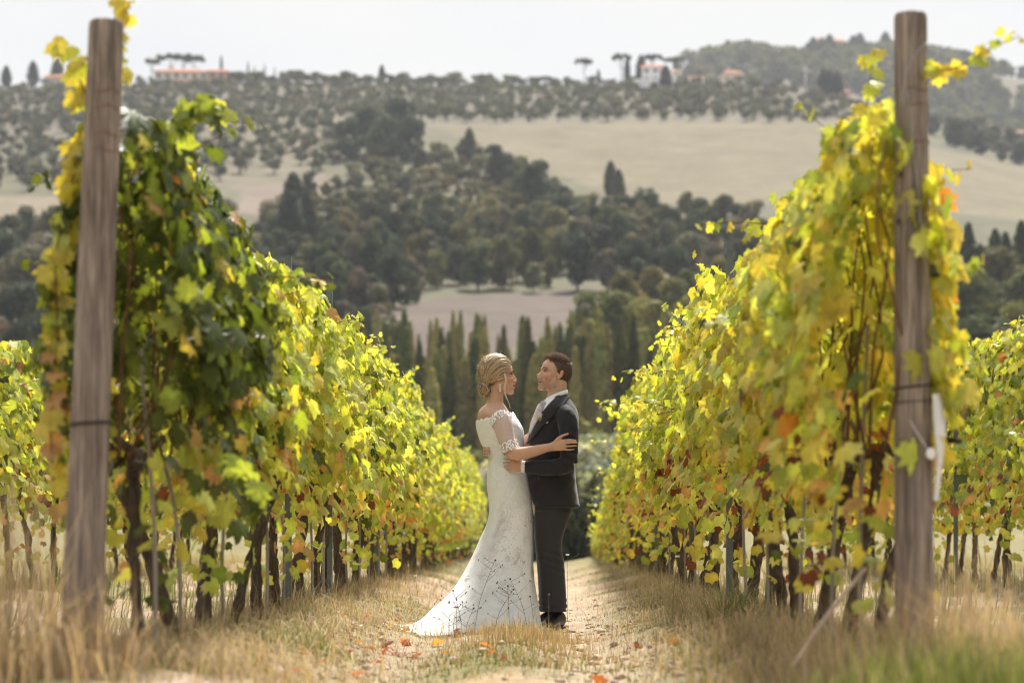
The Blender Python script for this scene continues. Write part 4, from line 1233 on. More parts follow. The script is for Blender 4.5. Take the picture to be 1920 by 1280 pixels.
# matted hay lying under the rows
n = 9000
row = r.random(n) < 0.5
y = 8.2 + 16 * r.beta(0.9, 1.6, n); x = np.where(row, row_x('L', y) + r.normal(0.25, 0.3, n), row_x('R', y) + r.normal(-0.15, 0.32, n))
blades('hay', x, y, r.uniform(0.06, 0.22, n), r.uniform(0.003, 0.006, n), mixcol(r, n, [STRAW, PINKST, STRAW2], [0.5, 0.3, 0.2]), 'matted dry hay lying along the foot of the vine rows', 2.6, 5, cat='hay', sink=-0.005)
# tall tan grass standing in front of the two posts
def tall(xc, yc, sx, sy, n, h0, h1, cols, p, seed, label, lean=0.55, name='tall_dry_grass', ww=(0.003, 0.008)):
    rr = np.random.default_rng(seed)
    x = xc + rr.normal(0, sx, n); y = yc + rr.normal(0, sy, n)
    f = np.exp(-((x - xc) / (1.6 * sx)) ** 2)
    h = rr.uniform(h0, h1, n) * (0.55 + 0.45 * f) * rr.uniform(0.5, 1.0, n)
    blades(name, x, y, h, rr.uniform(*ww, n), mixcol(rr, n, cols, p), label, lean, seed)
tall(-1.50, 7.75, 0.20, 0.30, 560, 0.18, 0.62, [PINKST, STRAW, STRAW2], [0.5, 0.3, 0.2], 31, 'tall tan grass standing round the foot of the left wooden post', 1.1)
tall(-1.62, 7.7, 0.12, 0.2, 160, 0.7, 1.15, [STRAW, PINKST], [0.6, 0.4], 36, 'few very tall straw stems at the outer side of the left post', 0.35)
tall(1.45, 7.70, 0.26, 0.30, 900, 0.18, 0.70, [PINKST, STRAW, STRAW2], [0.55, 0.3, 0.15], 32, 'tall tan grass standing round the foot of the right wooden post', 1.1)
tall(1.80, 8.7, 0.35, 0.6, 1100, 0.20, 0.60, [PINKST, STRAW, STRAW2], [0.5, 0.35, 0.15], 37, 'tan grass at the right edge past the right post', 1.1)
tall(-1.15, 9.0, 0.35, 0.7, 900, 0.04, 0.20, [STRAW, PINKST, GRN2], [0.4, 0.4, 0.2], 33, 'low tan grass at the foot of the vines beside the left post')
tall(1.05, 9.4, 0.28, 0.9, 1100, 0.06, 0.28, [STRAW, PINKST, GRN2], [0.45, 0.35, 0.2], 38, 'low tan grass at the foot of the vines beside the right post')
tall(1.30, 6.8, 0.36, 0.28, 1700, 0.20, 0.34, [GRN, GRN2, STRAW], [0.5, 0.4, 0.1], 34, 'fresh green grass close to the camera at the right', 0.7, 'green_grass')
tall(0.06, 13.5, 0.24, 0.65, 3000, 0.06, 0.18, [STRAW2, PINKST, STRAW, GRN2], [0.42, 0.25, 0.18, 0.15], 35, 'rusty brown grass tuft field in front of the wedding dress', 0.5, 'brown_grass', (0.002, 0.0045))
tall(0.05, 11.3, 0.35, 0.6, 1500, 0.04, 0.12, [GRN2, GRN, STRAW2, PINKST], [0.3, 0.2, 0.25, 0.25], 39, 'low mixed grass in the middle foreground of the track', 0.8, 'mixed_grass')
# a dense long-leaved tussock by the right row and one by the left
tall(1.16, 12.6, 0.09, 0.09, 420, 0.25, 0.5, [np.array([0.13, 0.145, 0.06]), GRN2, STRAW], [0.6, 0.2, 0.2], 41, 'dark green tussock of long grass at the foot of the row behind the groom', 1.3, 'grass_tussock', (0.003, 0.006))
tall(-1.0, 11.2, 0.14, 0.2, 420, 0.10, 0.22, [np.array([0.17, 0.22, 0.05]), GRN2], [0.7, 0.3], 42, 'bright green grass tuft at the foot of the row behind the bride', 1.0, 'grass_tussock', (0.003, 0.006))

# ------------------------------------------------------------------ small things on the ground
M_CLOD = simple('soil_clod', (0.46, 0.36, 0.265), 0.95, 0.1, 30, 0.5, 0.8, 0.01)
mb = MB(); rr = np.random.default_rng(70)
for i in range(520):
    y = 8.6 + 14 * rr.beta(1, 2); sd_ = rr.random() < 0.6
    x = float(row_x('R', y)) - 0.95 + rr.normal(0, 0.28) if sd_ else float(row_x('L', y)) + 0.55 + rr.normal(0, 0.25)
    s = min(rr.gamma(2, 0.005) + 0.005, 0.028)
    V, q, t3 = ellipsoid((0, 0, 0), (s, s * rr.uniform(.7, 1.2), s * 0.7), 7, 4)
    V = V * (1 + rr.uniform(-.25, .25, (len(V), 1))) + [x, y, float(ground_z(x, y)) + s * 0.25]
    mb.add(V, q, t3)
o = mb.build('soil_clods', M_CLOD); tag(o, 'scattered crumbs of sandy soil on the worn wheel tracks', 'soil', kind='stuff')
# fallen leaves
rr = np.random.default_rng(71)
zones = [(-0.55, 12.2, 0.35, 0.9, 34), (0.85, 10.8, 0.35, 0.8, 14), (-0.85, 14.5, 0.25, 1.2, 16), (0.3, 12.0, 0.7, 1.5, 12), (-1.0, 10.2, 0.3, 0.6, 12)]
for xc, yc, sx, sy, n in zones:
    for i in range(n):
        x = xc + rr.normal(0, sx); y = yc + rr.normal(0, sy)
        lf = bpy.data.objects.new('fallen_leaf', LEAF_ME[rr.integers(0, 8)])
        S = rr.uniform(0.06, 0.115)
        lf.scale = (S, S, S)
        lf.location = (x, y, float(ground_z(x, y)) + 0.022)
        lf.rotation_euler = (rr.normal(0, 0.45), rr.normal(0, 0.45), rr.uniform(0, 6.28))
        lf.color = (*(np.array([[0.30, 0.07, 0.035], [0.42, 0.16, 0.06], [0.22, 0.07, 0.04], [0.5, 0.30, 0.14]])[rr.choice(4, p=[.45, .25, .2, .1])] * rr.uniform(0.8, 1.3)), 1)
        COL.objects.link(lf)
        tag(lf, 'dry reddish vine leaf lying on the grass of the track', 'leaf', 'fallen leaves on the track')
# slender dark weeds standing before the dress
M_WEED = simple('dry_weed', (0.055, 0.05, 0.035), 0.9, 0.1)
M_WEEDG = simple('green_weed', (0.13, 0.15, 0.05), 0.9, 0.1)
M_PETAL = simple('white_petal', (0.75, 0.74, 0.70), 0.8, 0.2)
M_PURPLE = simple('purple_flower', (0.35, 0.14, 0.22), 0.8, 0.2)
def weed(px, py_tip, d, lean, label, nb, head, seed, mat=None):
    r = np.random.default_rng(seed)
    x = (px - 960) * d / F; z = float(ground_z(x, d)); h = EYE + (HY - py_tip) * d / F - z
    root = empty('wild_weed', (x, d, z), 0, label, 'weed')
    P = np.array([[0, 0, -0.02], [lean * .25, 0, h * .4], [lean * .65, 0, h * .75], [lean, 0, h]])
    mt = mat or M_WEED
    MB().add(*tube(P, [0.0016, 0.0013, 0.0011, 0.0008], 5, dens=4)).build('stem', mt, root)
    C = catmull(P, 6)
    for j in range(nb):
        b = C[r.integers(5, len(C) - 1)]; s = r.choice([-1, 1]); ln = r.uniform(.03, .09)
        e = b + [s * ln, r.normal(0, .02), ln * r.uniform(.4, 1.1)]
        br = MB().add(*tube([b, (b + e) / 2 + [0, 0, -.004], e], [.0010, .0008, .0006], 4)).build('branch', mt, root)
        V, q, t3 = ellipsoid(e, (.003, .003, .006), 7, 5); MB().add(V, q, t3).build('bud', mt, br)
    hm = {'seed': mt, 'white': M_PETAL, 'purple': M_PURPLE}[head]
    for j in range(6 if head != 'seed' else 3):
        a = j * 1.05
        V, q, t3 = ellipsoid(P[-1] + np.array([math.cos(a), math.sin(a), 0.25]) * (.008 if head != 'seed' else .004), (.006, .006, .006) if head != 'seed' else (.0028, .0028, .006), 7, 5)
        MB().add(V, q, t3).build('petal' if head != 'seed' else 'seed_head', hm, root)
weed(888, 1050, 14.6, .13, 'tall branching dry weed against the middle of the wedding dress', 7, 'seed', 1)
weed(955, 1098, 14.7, -.01, 'dry weed with round seed head in front of the dress', 5, 'seed', 2)
weed(925, 1105, 14.5, .12, 'leaning dark weed in front of the lower dress', 8, 'seed', 3)
weed(868, 1107, 14.6, -.06, 'dark weed left of the middle of the dress hem', 6, 'seed', 4)
weed(842, 1128, 14.5, .0, 'small leafy dark weed before the train of the dress', 9, 'seed', 5)
weed(856, 1138, 14.4, .0, 'short weed with purple flower before the train', 5, 'purple', 6)
weed(990, 1085, 14.8, -.11, 'arching dark weed near the front hem of the dress', 6, 'seed', 7)
weed(872, 1140, 14.4, .05, 'low bushy dark weed before the dress hem', 10, 'seed', 8)
weed(1003, 1118, 14.6, -.03, 'straight dark grass stalk at the front of the dress', 1, 'seed', 9)
weed(1029, 1114, 14.4, .0, 'straw-coloured spike between the bride and the groom\'s shoes', 0, 'seed', 10, M_STAKE)
weed(786, 1080, 18.0, -.03, 'white wildflower in the grass behind the train', 2, 'white', 11, M_WEEDG)
weed(872, 1028, 20.0, -.06, 'white wildflower beside the vines behind the dress', 1, 'white', 12, M_WEEDG)
weed(1064, 1040, 17.5, .0, 'white wildflower right behind the groom\'s knees', 1, 'white', 13, M_WEEDG)
weed(1260, 1043, 13.5, .03, 'white wildflower at the foot of the row behind the groom', 2, 'white', 14, M_WEEDG)
# thick dry cane lying at a slant in the right foreground
o = MB().add(*tube(np.array([PT(1488, 1248, 8.0), PT(1550, 1155, 8.2), PT(1622, 1066, 8.5)]) - np.array(PT(1488, 1248, 8.0)), [.009, .009, .007], 8, dens=5)).build('dry_cane', simple('dry_cane', (0.45, 0.34, 0.24), .9, .1, 20, .3), None, loc=PT(1488, 1248, 8.0))
tag(o, 'thick dry cane slanting up from the grass near the right wooden post', 'cane')
# ------------------------------------------------------------------ the couple
YC = 15.75
def W3(px, py, dy=0.0):
    d = YC + dy
    return np.array([(px - 960) * d / F, d, EYE + (HY - py) * d / F])
K = YC / F                                   # metres per picture pixel at the couple

def remesh(name, mb, voxel, mat, smooth=4, fac=0.5):
    """closed overlapping pieces -> one continuous surface"""
    me = mb.mesh(name, None)
    o = bpy.data.objects.new(name, me); COL.objects.link(o)
    md = o.modifiers.new('r', 'REMESH'); md.mode = 'VOXEL'; md.voxel_size = voxel; md.use_smooth_shade = True
    if smooth:
        sm = o.modifiers.new('s', 'SMOOTH'); sm.factor = fac; sm.iterations = smooth
    dg = bpy.context.evaluated_depsgraph_get()
    out = bpy.data.meshes.new_from_object(o.evaluated_get(dg))
    bpy.data.objects.remove(o); bpy.data.meshes.remove(me)
    out.name = name
    out.materials.clear()
    if mat: out.materials.append(mat)
    return out
def get_v(me):
    a = np.empty(len(me.vertices) * 3, np.float32); me.vertices.foreach_get('co', a); return a.reshape(-1, 3).astype(float)
def set_v(me, V): me.vertices.foreach_set('co', np.asarray(V, np.float32).ravel()); me.update()
def set_col(me, c):
    ca = me.color_attributes.get('Col') or me.color_attributes.new('Col', 'FLOAT_COLOR', 'POINT')
    c4 = np.ones((len(c), 4), np.float32); c4[:, :3] = c
    ca.data.foreach_set('color', c4.ravel())

def body_rings(rows, seg=28, dens=4, yaw=0.0, cap=True):
    """rows: (py, left px, right px, half width in depth, depth offset) -> loft"""
    A = []
    for py, l, r_, b, dy in rows:
        c = W3((l + r_) / 2, py, dy); A.append([*c, (r_ - l) / 2 * K, b])
    A = catmull(np.array(A), dens)
    th = np.arange(seg) * 2 * np.pi / seg
    V = np.stack([A[:, None, 0] + A[:, None, 3] * np.cos(th), A[:, None, 1] + A[:, None, 4] * np.sin(th), np.repeat(A[:, None, 2], seg, 1)], -1).reshape(-1, 3)
    t3 = []
    n = len(V)
    if cap:
        V = np.vstack([V, A[0, :3], A[-1, :3]])
        for j in range(seg): t3 += [[n, (j + 1) % seg, j], [n + 1, n - seg + j, n - seg + (j + 1) % seg]]
    return V, grid_faces(len(A), seg), np.array(t3, int).reshape(-1, 3)

def limb(mb, pts, rad, flat=None, dens=4, seg=16):
    mb.add(*tube(np.array([W3(*p) for p in pts]), rad, seg, True, flat, dens))
def finger(mb, pts, r0, r1):
    P = np.array([W3(*p) for p in pts])
    mb.add(*tube(P, np.linspace(r0, r1, len(P)), 10, True, None, 3))
    mb.add(*ellipsoid(P[-1], (r1 * 1.02,) * 3, 10, 6))

# head: x forward, y to its left, z up, in metres for a 0.23 m head
def head_parts(mb, M, fem):
    def E(c, r, rot=None):
        V, q, t3 = ellipsoid(c, r, 24, 14, rot)
        mb.add(V @ np.array(M.to_3x3()).T + np.array(M.translation), q, t3)
    def T(P, r, flat=None):
        V, q, t3 = tube(np.array(P, float), r, 12, True, flat, 3)
        mb.add(V @ np.array(M.to_3x3()).T + np.array(M.translation), q, t3)
    j = 0.92 if fem else 1.0
    E((-0.014, 0, 0.034), (0.096, 0.075, 0.082))
    E((0.034, 0, 0.040), (0.049, 0.058, 0.050))
    E((0.040, 0, -0.018), (0.043, 0.056 * j, 0.060))
    E((0.030, 0, -0.062), (0.052, 0.046 * j, 0.044))
    for s in (-1, 1):
        E((-0.002, s * 0.043 * j, -0.055), (0.036, 0.020, 0.040))
        E((0.058, s * 0.034 * j, -0.022), (0.025, 0.021, 0.020))
        E((0.058, s * 0.022, -0.055), (0.026, 0.020, 0.026))
        R3 = Matrix.Rotation(R(-12), 3, 'Y')
        E((-0.014, s * 0.072, -0.004), (0.017, 0.007, 0.030), R3)
        E((-0.022, s * 0.078, 0.004), (0.013, 0.004, 0.024), R3)
        E((-0.008, s * 0.073, -0.026), (0.008, 0.006, 0.010))
        E((0.088, s * 0.0125, -0.0335), (0.0135, 0.0085, 0.0085))
    E((0.064 if fem else 0.067, 0, -0.097), (0.023 if fem else 0.026, 0.022 if fem else 0.028, 0.017))
    nt = 0.0985 if fem else 0.103
    T([(0.074, 0, 0.030), (0.0795, 0, 0.010), (0.090, 0, -0.013), (nt, 0, -0.0295)], [0.0085, 0.0085, 0.0098, 0.0108 if fem else 0.0128])
    T([(nt, 0, -0.0305), (0.090, 0, -0.039), (0.082, 0, -0.050)], [0.0092, 0.0095, 0.0105])
    E((0.070, 0, -0.064), (0.021, 0.028, 0.024))
    E((0.0885, 0, -0.0585), (0.0095, 0.022, 0.0062))
    E((0.0865, 0, -0.0715), (0.0095, 0.019, 0.0072))
    E((0.070, 0, 0.024), (0.016 if fem else 0.019, 0.046, 0.010))

def head_sculpt(V, M, fem):
    """eye sockets, mouth line; returns vertices and head-space coordinates"""
    Mi = np.array(M.inverted().to_3x3()); T = np.array(M.translation)
    H = (V - T) @ Mi.T
    near = (np.abs(H[:, 2]) < 0.16) & (np.abs(H[:, 0]) < 0.16) & (np.abs(H[:, 1]) < 0.12)
    D = np.zeros_like(H)
    for s in (-1, 1):
        g = np.exp(-((H[:, 1] - s * 0.033) / 0.015) ** 2 - ((H[:, 2] - 0.006) / 0.010) ** 2) * (H[:, 0] > 0.04)
        D[:, 0] -= 0.0062 * g
        g = np.exp(-((H[:, 1] - s * 0.028) / 0.006) ** 2 - ((H[:, 2] + 0.058) / 0.006) ** 2) * (H[:, 0] > 0.04)
        D[:, 0] -= 0.004 * g
        ear = np.exp(-((H[:, 0] + 0.012) / 0.008) ** 2 - ((H[:, 2] - 0.0) / 0.014) ** 2) * (s * H[:, 1] > 0.068)
        D[:, 1] -= s * 0.006 * ear
    curve = 0.006 * (H[:, 1] / 0.026) ** 2
    g = np.exp(-((H[:, 2] + 0.0650 - curve) / 0.0026) ** 2) * (np.abs(H[:, 1]) < 0.027) * (H[:, 0] > 0.06)
    D[:, 0] -= 0.006 * g
    H2 = H + D * near[:, None]
    V2 = H2 @ np.array(M.to_3x3()).T + T
    V2[~near] = V[~near]
    return V2, H2, near

def skin_mat(name):
    t = NT(name)
    c = t.attr()
    nz = t.noise(38, 3, vec=t.coord('Object'))
    c = t.mix(0.22, c, t.ramp(nz, [(0.3, (0.75, 0.66, 0.62)), (0.7, (1.2, 1.16, 1.12))]), 'MULTIPLY')
    n2 = t.noise(420, 2, vec=t.coord('Object'))
    b = t.bsdf(c, 0.48, 0.35, t.bump(n2, 0.12, 0.002), Subsurface_Weight=0.18, Subsurface_Scale=0.012)
    return t.done(b)
M_SKIN = skin_mat('skin')
M_EYE = simple('eye_white', (0.75, 0.74, 0.72), 0.2, 0.6)
M_IRIS = simple('dark_iris', (0.03, 0.022, 0.018), 0.15, 0.6)

def face_bits(root, M, fem, browc):
    s3 = M.to_scale()[0]
    Mr = np.array(M.to_3x3()); T = np.array(M.translation)
    L = np.array(root.location)
    tf = lambda V: V @ Mr.T + T - L
    mbrow = simple('brow_' + ('blonde' if fem else 'brown'), browc, 0.9, 0.1)
    mlash = simple('lash_' + ('dark' if fem else 'brown'), (0.02, 0.014, 0.011) if fem else (0.07, 0.04, 0.03), 0.8, 0.1)
    for s in (-1, 1):
        V, q, t3 = ellipsoid((0.0640, s * 0.0325, 0.005), (0.0115, 0.0125, 0.0062 if fem else 0.0042), 20, 12)
        e = MB().add(tf(V), q, t3).build('eye', M_EYE, root)
        V, q, t3 = ellipsoid((0.0722, s * 0.0335, 0.0052), (0.0042, 0.0056, 0.0056 if fem else 0.004), 14, 8)
        MB().add(tf(V), q, t3).build('iris', M_IRIS, e)
        P = np.array([(0.0760, s * 0.020, 0.0085), (0.0775, s * 0.029, 0.0118), (0.0735, s * 0.040, 0.0105), (0.0645, s * 0.048, 0.0055)])
        V, q, t3 = tube(P, [0.0012, 0.0026 if fem else 0.0018, 0.0030 if fem else 0.0018, 0.0012], 7, True, None, 4)
        MB().add(tf(V), q, t3).build('eyelash', mlash, root)
        P = np.array([(0.0850, s * 0.013, 0.0225), (0.0850, s * 0.024, 0.0270), (0.0775, s * 0.038, 0.0290), (0.0640, s * 0.050, 0.0245)])
        V, q, t3 = tube(P, [0.0022, 0.0034, 0.003, 0.0012], 8, True, None, 4)
        MB().add(tf(V), q, t3).build('eyebrow', mbrow, root)

def body_colors(V, H, near, base, fem):
    n = len(V)
    c = np.tile(np.array(base), (n, 1))
    def blend(w, col):
        nonlocal c
        w = np.clip(w, 0, 1)[:, None]; c = c * (1 - w) + np.array(col) * w
    nf = near.astype(float) * (H[:, 0] > 0.02)
    for s in (-1, 1):
        blend(nf * 0.45 * np.exp(-((H[:, 1] - s * 0.042) / 0.022) ** 2 - ((H[:, 2] + 0.025) / 0.02) ** 2), (base[0] * 1.05, base[1] * 0.66, base[2] * 0.6))
        blend(nf * (0.55 if fem else 0.25) * np.exp(-((H[:, 1] - s * 0.034) / 0.016) ** 2 - ((H[:, 2] - 0.012) / 0.009) ** 2), (0.16, 0.085, 0.065))
    blend(near * (np.abs(H[:, 1]) > 0.066) * 0.4, (base[0], base[1] * 0.68, base[2] * 0.6))
    blend(nf * 0.3 * np.exp(-(H[:, 1] / 0.014) ** 2 - ((H[:, 2] + 0.03) / 0.012) ** 2), (base[0], base[1] * 0.7, base[2] * 0.65))
    curve = 0.006 * (H[:, 1] / 0.026) ** 2
    lip = nf * (np.abs(H[:, 1]) < 0.024) * (H[:, 0] > 0.066) * np.exp(-((H[:, 2] + 0.0650 - curve) / (0.0105 if fem else 0.008)) ** 6)
    blend(lip * (0.85 if fem else 0.5), (0.42, 0.115, 0.11) if fem else (0.42, 0.19, 0.16))
    line = nf * (np.abs(H[:, 1]) < 0.027) * np.exp(-((H[:, 2] + 0.0650 - curve) / 0.0028) ** 2) * (H[:, 0] > 0.05)
    blend(line * 0.8, (0.12, 0.035, 0.03))
    if not fem:
        st = near * sstep(-0.030, -0.055, H[:, 2]) * sstep(-0.035, 0.02, H[:, 0]) * sstep(-0.125, -0.105, H[:, 2])
        blend(st * 0.30 * (1 - lip), (0.16, 0.105, 0.085))
    return c

# ---------------------------------------------------------------- bride
SB = 1.06
bride = empty('person', (*W3(950, 1165, 0)[:2], 0.0), 0, 'woman in white lace wedding gown with long train holding the man in the dark suit', 'person', None)
# ground contact
bride.location.z = 0.0
MBh = Matrix.Translation(Vector(W3(936.5, 706, 0.0))) @ Matrix.Rotation(R(4), 4, 'Z') @ Matrix.Rotation(R(-3), 4, 'Y') @ Matrix.Scale(SB, 4)
mb = MB()
head_parts(mb, MBh, True)
limb(mb, [(930, 722, 0), (930, 740, 0), (928, 757, 0), (926, 778, 0)], [0.050, 0.049, 0.056, 0.075])
mb.add(*body_rings([(757, 912, 945, 0.065, 0), (766, 901, 951, 0.115, 0), (776, 896, 958, 0.155, 0), (790, 896, 968, 0.165, 0), (806, 899, 977, 0.155, 0), (830, 906, 977, 0.135, 0), (856, 922, 973, 0.115, 0), (885, 919, 981, 0.150, 0), (915, 919, 985, 0.168, 0), (945, 924, 990, 0.165, 0)]))
for s in (-1, 1):
    limb(mb, [(957, 930, s * 0.085), (962, 990, s * 0.085), (962, 1060, s * 0.08), (958, 1125, s * 0.08)], [0.088, 0.07, 0.055, 0.04])
    limb(mb, [(956, 1125, s * 0.08), (958, 1150, s * 0.08), (985, 1159, s * 0.08)], [0.038, 0.034, 0.026])
# right arm: shoulder, elbow, wrist, hand on his sleeve
limb(mb, [(931, 780, -0.135), (941, 790, -0.178), (949, 822, -0.205), (960, 850, -0.225)], [0.052, 0.056, 0.047, 0.041])
limb(mb, [(958, 849, -0.225), (975, 850.5, -0.26), (1000, 845.5, -0.285), (1022, 840, -0.295), (1035, 837.5, -0.297)], [0.041, 0.043, 0.037, 0.029, 0.026])
limb(mb, [(1029, 838.5, -0.297), (1041, 836, -0.300), (1051, 834, -0.301), (1059, 833.5, -0.298)], [0.026, 0.033, 0.038, 0.034], flat=((0, 1, 0), 0.45))
finger(mb, [(1037, 833, -0.300), (1045, 823, -0.305), (1053, 817.5, -0.303), (1060, 814.5, -0.298), (1065, 813, -0.293)], 0.0115, 0.0070)
for y0, y1, y2, x2 in ((825.5, 824.2, 825.0, 1080), (831.0, 829.6, 829.5, 1082), (836.8, 836.2, 835.3, 1080.5), (842.0, 843.0, 842.2, 1076)):
    finger(mb, [(1051, y0, -0.299), (1060, (y0 + y1) / 2, -0.303), (1068, y1, -0.300), (x2 - 5, (y1 + y2) / 2, -0.290), (x2, y2, -0.279)], 0.0080, 0.0056)
# left arm: across to his chest on the far side
limb(mb, [(931, 780, 0.135), (943, 792, 0.178), (955, 825, 0.21), (968, 840, 0.215)], [0.052, 0.056, 0.047, 0.041])
limb(mb, [(966, 840, 0.215), (980, 830, 0.19), (994, 819, 0.15), (1002, 812, 0.13)], [0.041, 0.037, 0.028, 0.026])
limb(mb, [(999, 814, 0.135), (1010, 806, 0.115), (1018, 800, 0.10)], [0.027, 0.034, 0.030], flat=((0.3, 1, 0), 0.5))
for k, dz in enumerate((-5, 0, 5, 10)):
    finger(mb, [(1015, 800 + dz, 0.10), (1022, 795 + dz, 0.085), (1030, 792 + dz, 0.075)], 0.0088, 0.0062)
finger(mb, [(1006, 806, 0.11), (1012, 797, 0.09), (1018, 791, 0.085)], 0.010, 0.007)
me = remesh('body', mb, 0.0042, M_SKIN, 3)
V, H, near = head_sculpt(get_v(me), MBh, True)
set_col(me, body_colors(V, H, near, (0.60, 0.36, 0.255), True))
set_v(me, V - np.array(bride.location))
body = obj('body', me, bride)
face_bits(bride, MBh, True, (0.16, 0.10, 0.06))

# gown ------------------------------------------------------------
def lace(name, tulle):
    t = NT(name)
    v = t.coord('Object')
    vor = t.n('TexVoronoi', feature='DISTANCE_TO_EDGE'); vor.inputs['Scale'].default_value = 62
    wv = t.n('VectorMath', operation='ADD')
    nzv = t.n('TexNoise'); nzv.inputs['Scale'].default_value = 26; t.l(v, nzv.inputs['Vector'])
    sc = t.n('VectorMath', operation='SCALE'); sc.inputs['Scale'].default_value = 0.035; t.l(nzv.outputs['Color'], sc.inputs[0])
    t.l(v, wv.inputs[0]); t.l(sc.outputs[0], wv.inputs[1]); t.l(wv.outputs[0], vor.inputs['Vector'])
    big = t.noise(11, 3, 0.6, v, 0.8)
    motif = t.ramp(vor.outputs['Distance'], [(0.02, 1.0), (0.12, 0.0)])
    mask = t.mix(1.0, t.ramp(big, [(0.46, 0.0), (0.54, 1.0)]), motif, 'MULTIPLY') if tulle else t.ramp(big, [(0.3, 0.25), (0.6, 1.0)])
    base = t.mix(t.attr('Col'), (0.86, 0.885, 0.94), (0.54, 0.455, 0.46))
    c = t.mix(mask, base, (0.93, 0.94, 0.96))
    fine = t.noise(150, 2, 0.6, v)
    c = t.mix(0.16, c, t.ramp(fine, [(0.35, 0.6), (0.65, 1.15)]), 'MULTIPLY')
    hgt = t.mix(0.5, motif, fine)
    b = t.bsdf(c, 0.62, 0.3, t.bump(hgt, 0.8, 0.006), Sheen_Weight=0.15)
    return t.done(b)
M_GOWN = lace('gown_lace', False)
M_APP = simple('lace_applique', (0.93, 0.93, 0.95), 0.7, 0.3, 260, 0.25)
t = NT('sheer_tulle')
nz = t.noise(180, 2, vec=t.coord('Object'))
fold = t.n('TexWave', wave_type='BANDS', bands_direction='Z'); fold.inputs['Scale'].default_value = 22; fold.inputs['Distortion'].default_value = 11; fold.inputs['Detail'].default_value = 2
t.l(t.coord('Object'), fold.inputs['Vector'])
b = t.bsdf(t.mix(0.22, (0.82, 0.68, 0.64), t.ramp(fold.outputs['Fac'], [(0.2, (0.70, 0.50, 0.46)), (0.8, (0.88, 0.80, 0.78))])), 0.7, 0.2, t.bump(fold.outputs['Fac'], 0.25, 0.003))
tr = t.n('BsdfTransparent'); ms = t.n('MixShader'); ms.inputs[0].default_value = 0.62
t.l(tr.outputs[0], ms.inputs[1]); t.l(b, ms.inputs[2])
M_TULLE = t.done(ms.outputs[0])

GR = [  # py, left, right, half width, depth offset
    (786, 893.5, 962, 0.176, 0.0), (795, 893.5, 972, 0.182, 0.0), (804, 894.5, 979, 0.172, 0.0), (817, 898, 981.5, 0.162, 0.0), (831, 903, 981.5, 0.150, 0.0), (845, 911.5, 979.5, 0.138, 0.0),
    (857, 917, 978, 0.132, 0.0), (870, 916.5, 982, 0.148, 0.0), (886, 914.5, 986.5, 0.167, 0.0), (906, 913.5, 991, 0.182, 0.0), (930, 916.5, 995, 0.186, 0.0), (955, 918.5, 997.5, 0.180, -0.01),
    (980, 914, 998.5, 0.180, -0.02), (1005, 903, 999, 0.190, -0.03), (1030, 892, 998.5, 0.212, -0.05), (1055, 880, 998, 0.242, -0.07), (1080, 866, 999, 0.280, -0.09), (1105, 850, 1001.5, 0.325, -0.12),
    (1128, 829, 1005, 0.37, -0.15), (1146, 804, 1008, 0.42, -0.19), (1155, 778, 1011, 0.46, -0.26), (1160, 756, 1016, 0.50, -0.32), (1163, 738, 1024, 0.53, -0.36)]
A = np.array([[*W3((l + r_) / 2, py, dy), (r_ - l) / 2 * K, b, py] for py, l, r_, b, dy in GR])
A = catmull(A, 6)
SEG = 220
th = np.arange(SEG) * 2 * np.pi / SEG
flare = sstep(985, 1165, A[:, 5])[:, None]
ripple = (np.sin(th * 9 + 0.6) * 0.5 + np.sin(th * 15 + 1.9) * 0.28 + np.sin(th * 23 + 4) * 0.15)[None] * flare * 0.040
ripple = ripple + 0.004 * np.sin(A[:, 5:6] * 0.42 + 2.5 * np.sin(th * 2)[None]) * np.exp(-((A[:, 5:6] - 862) / 18) ** 2)
rr1 = 1 + ripple
gx_ = A[:, 0:1] + A[:, 3:4] * np.cos(th) * rr1
gy_ = A[:, 1:2] + A[:, 4:5] * np.sin(th) * rr1
gz_ = np.repeat(A[:, 2:3], SEG, 1)
# neckline falls toward the back; the train spreads to the ground
topw = np.exp(-np.arange(len(A)) / 7.0)[:, None]
gz_ = gz_ + topw * ((0.012 + 0.030 * np.cos(th))[None]) + topw * 0.005 * np.sin(th * 18)[None]
hemw = sstep(1140, 1162, A[:, 5])[:, None]
gz_ = gz_ * (1 - hemw) + hemw * (ground_z(gx_, gy_) - 0.004 + 0.020 * (1 + np.sin(th * 15 + 1.9))[None] * (1 - 0.95 * hemw))
GVX = np.stack([gx_, gy_, gz_], -1)
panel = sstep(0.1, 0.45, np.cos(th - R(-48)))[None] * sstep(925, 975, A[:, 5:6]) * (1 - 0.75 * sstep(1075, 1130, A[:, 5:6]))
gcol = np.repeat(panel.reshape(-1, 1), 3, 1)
Lb = np.array(bride.location)
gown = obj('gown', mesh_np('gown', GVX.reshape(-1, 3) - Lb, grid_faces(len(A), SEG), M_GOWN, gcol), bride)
sol = gown.modifiers.new('thick', 'SOLIDIFY'); sol.thickness = 0.004; sol.offset = -1
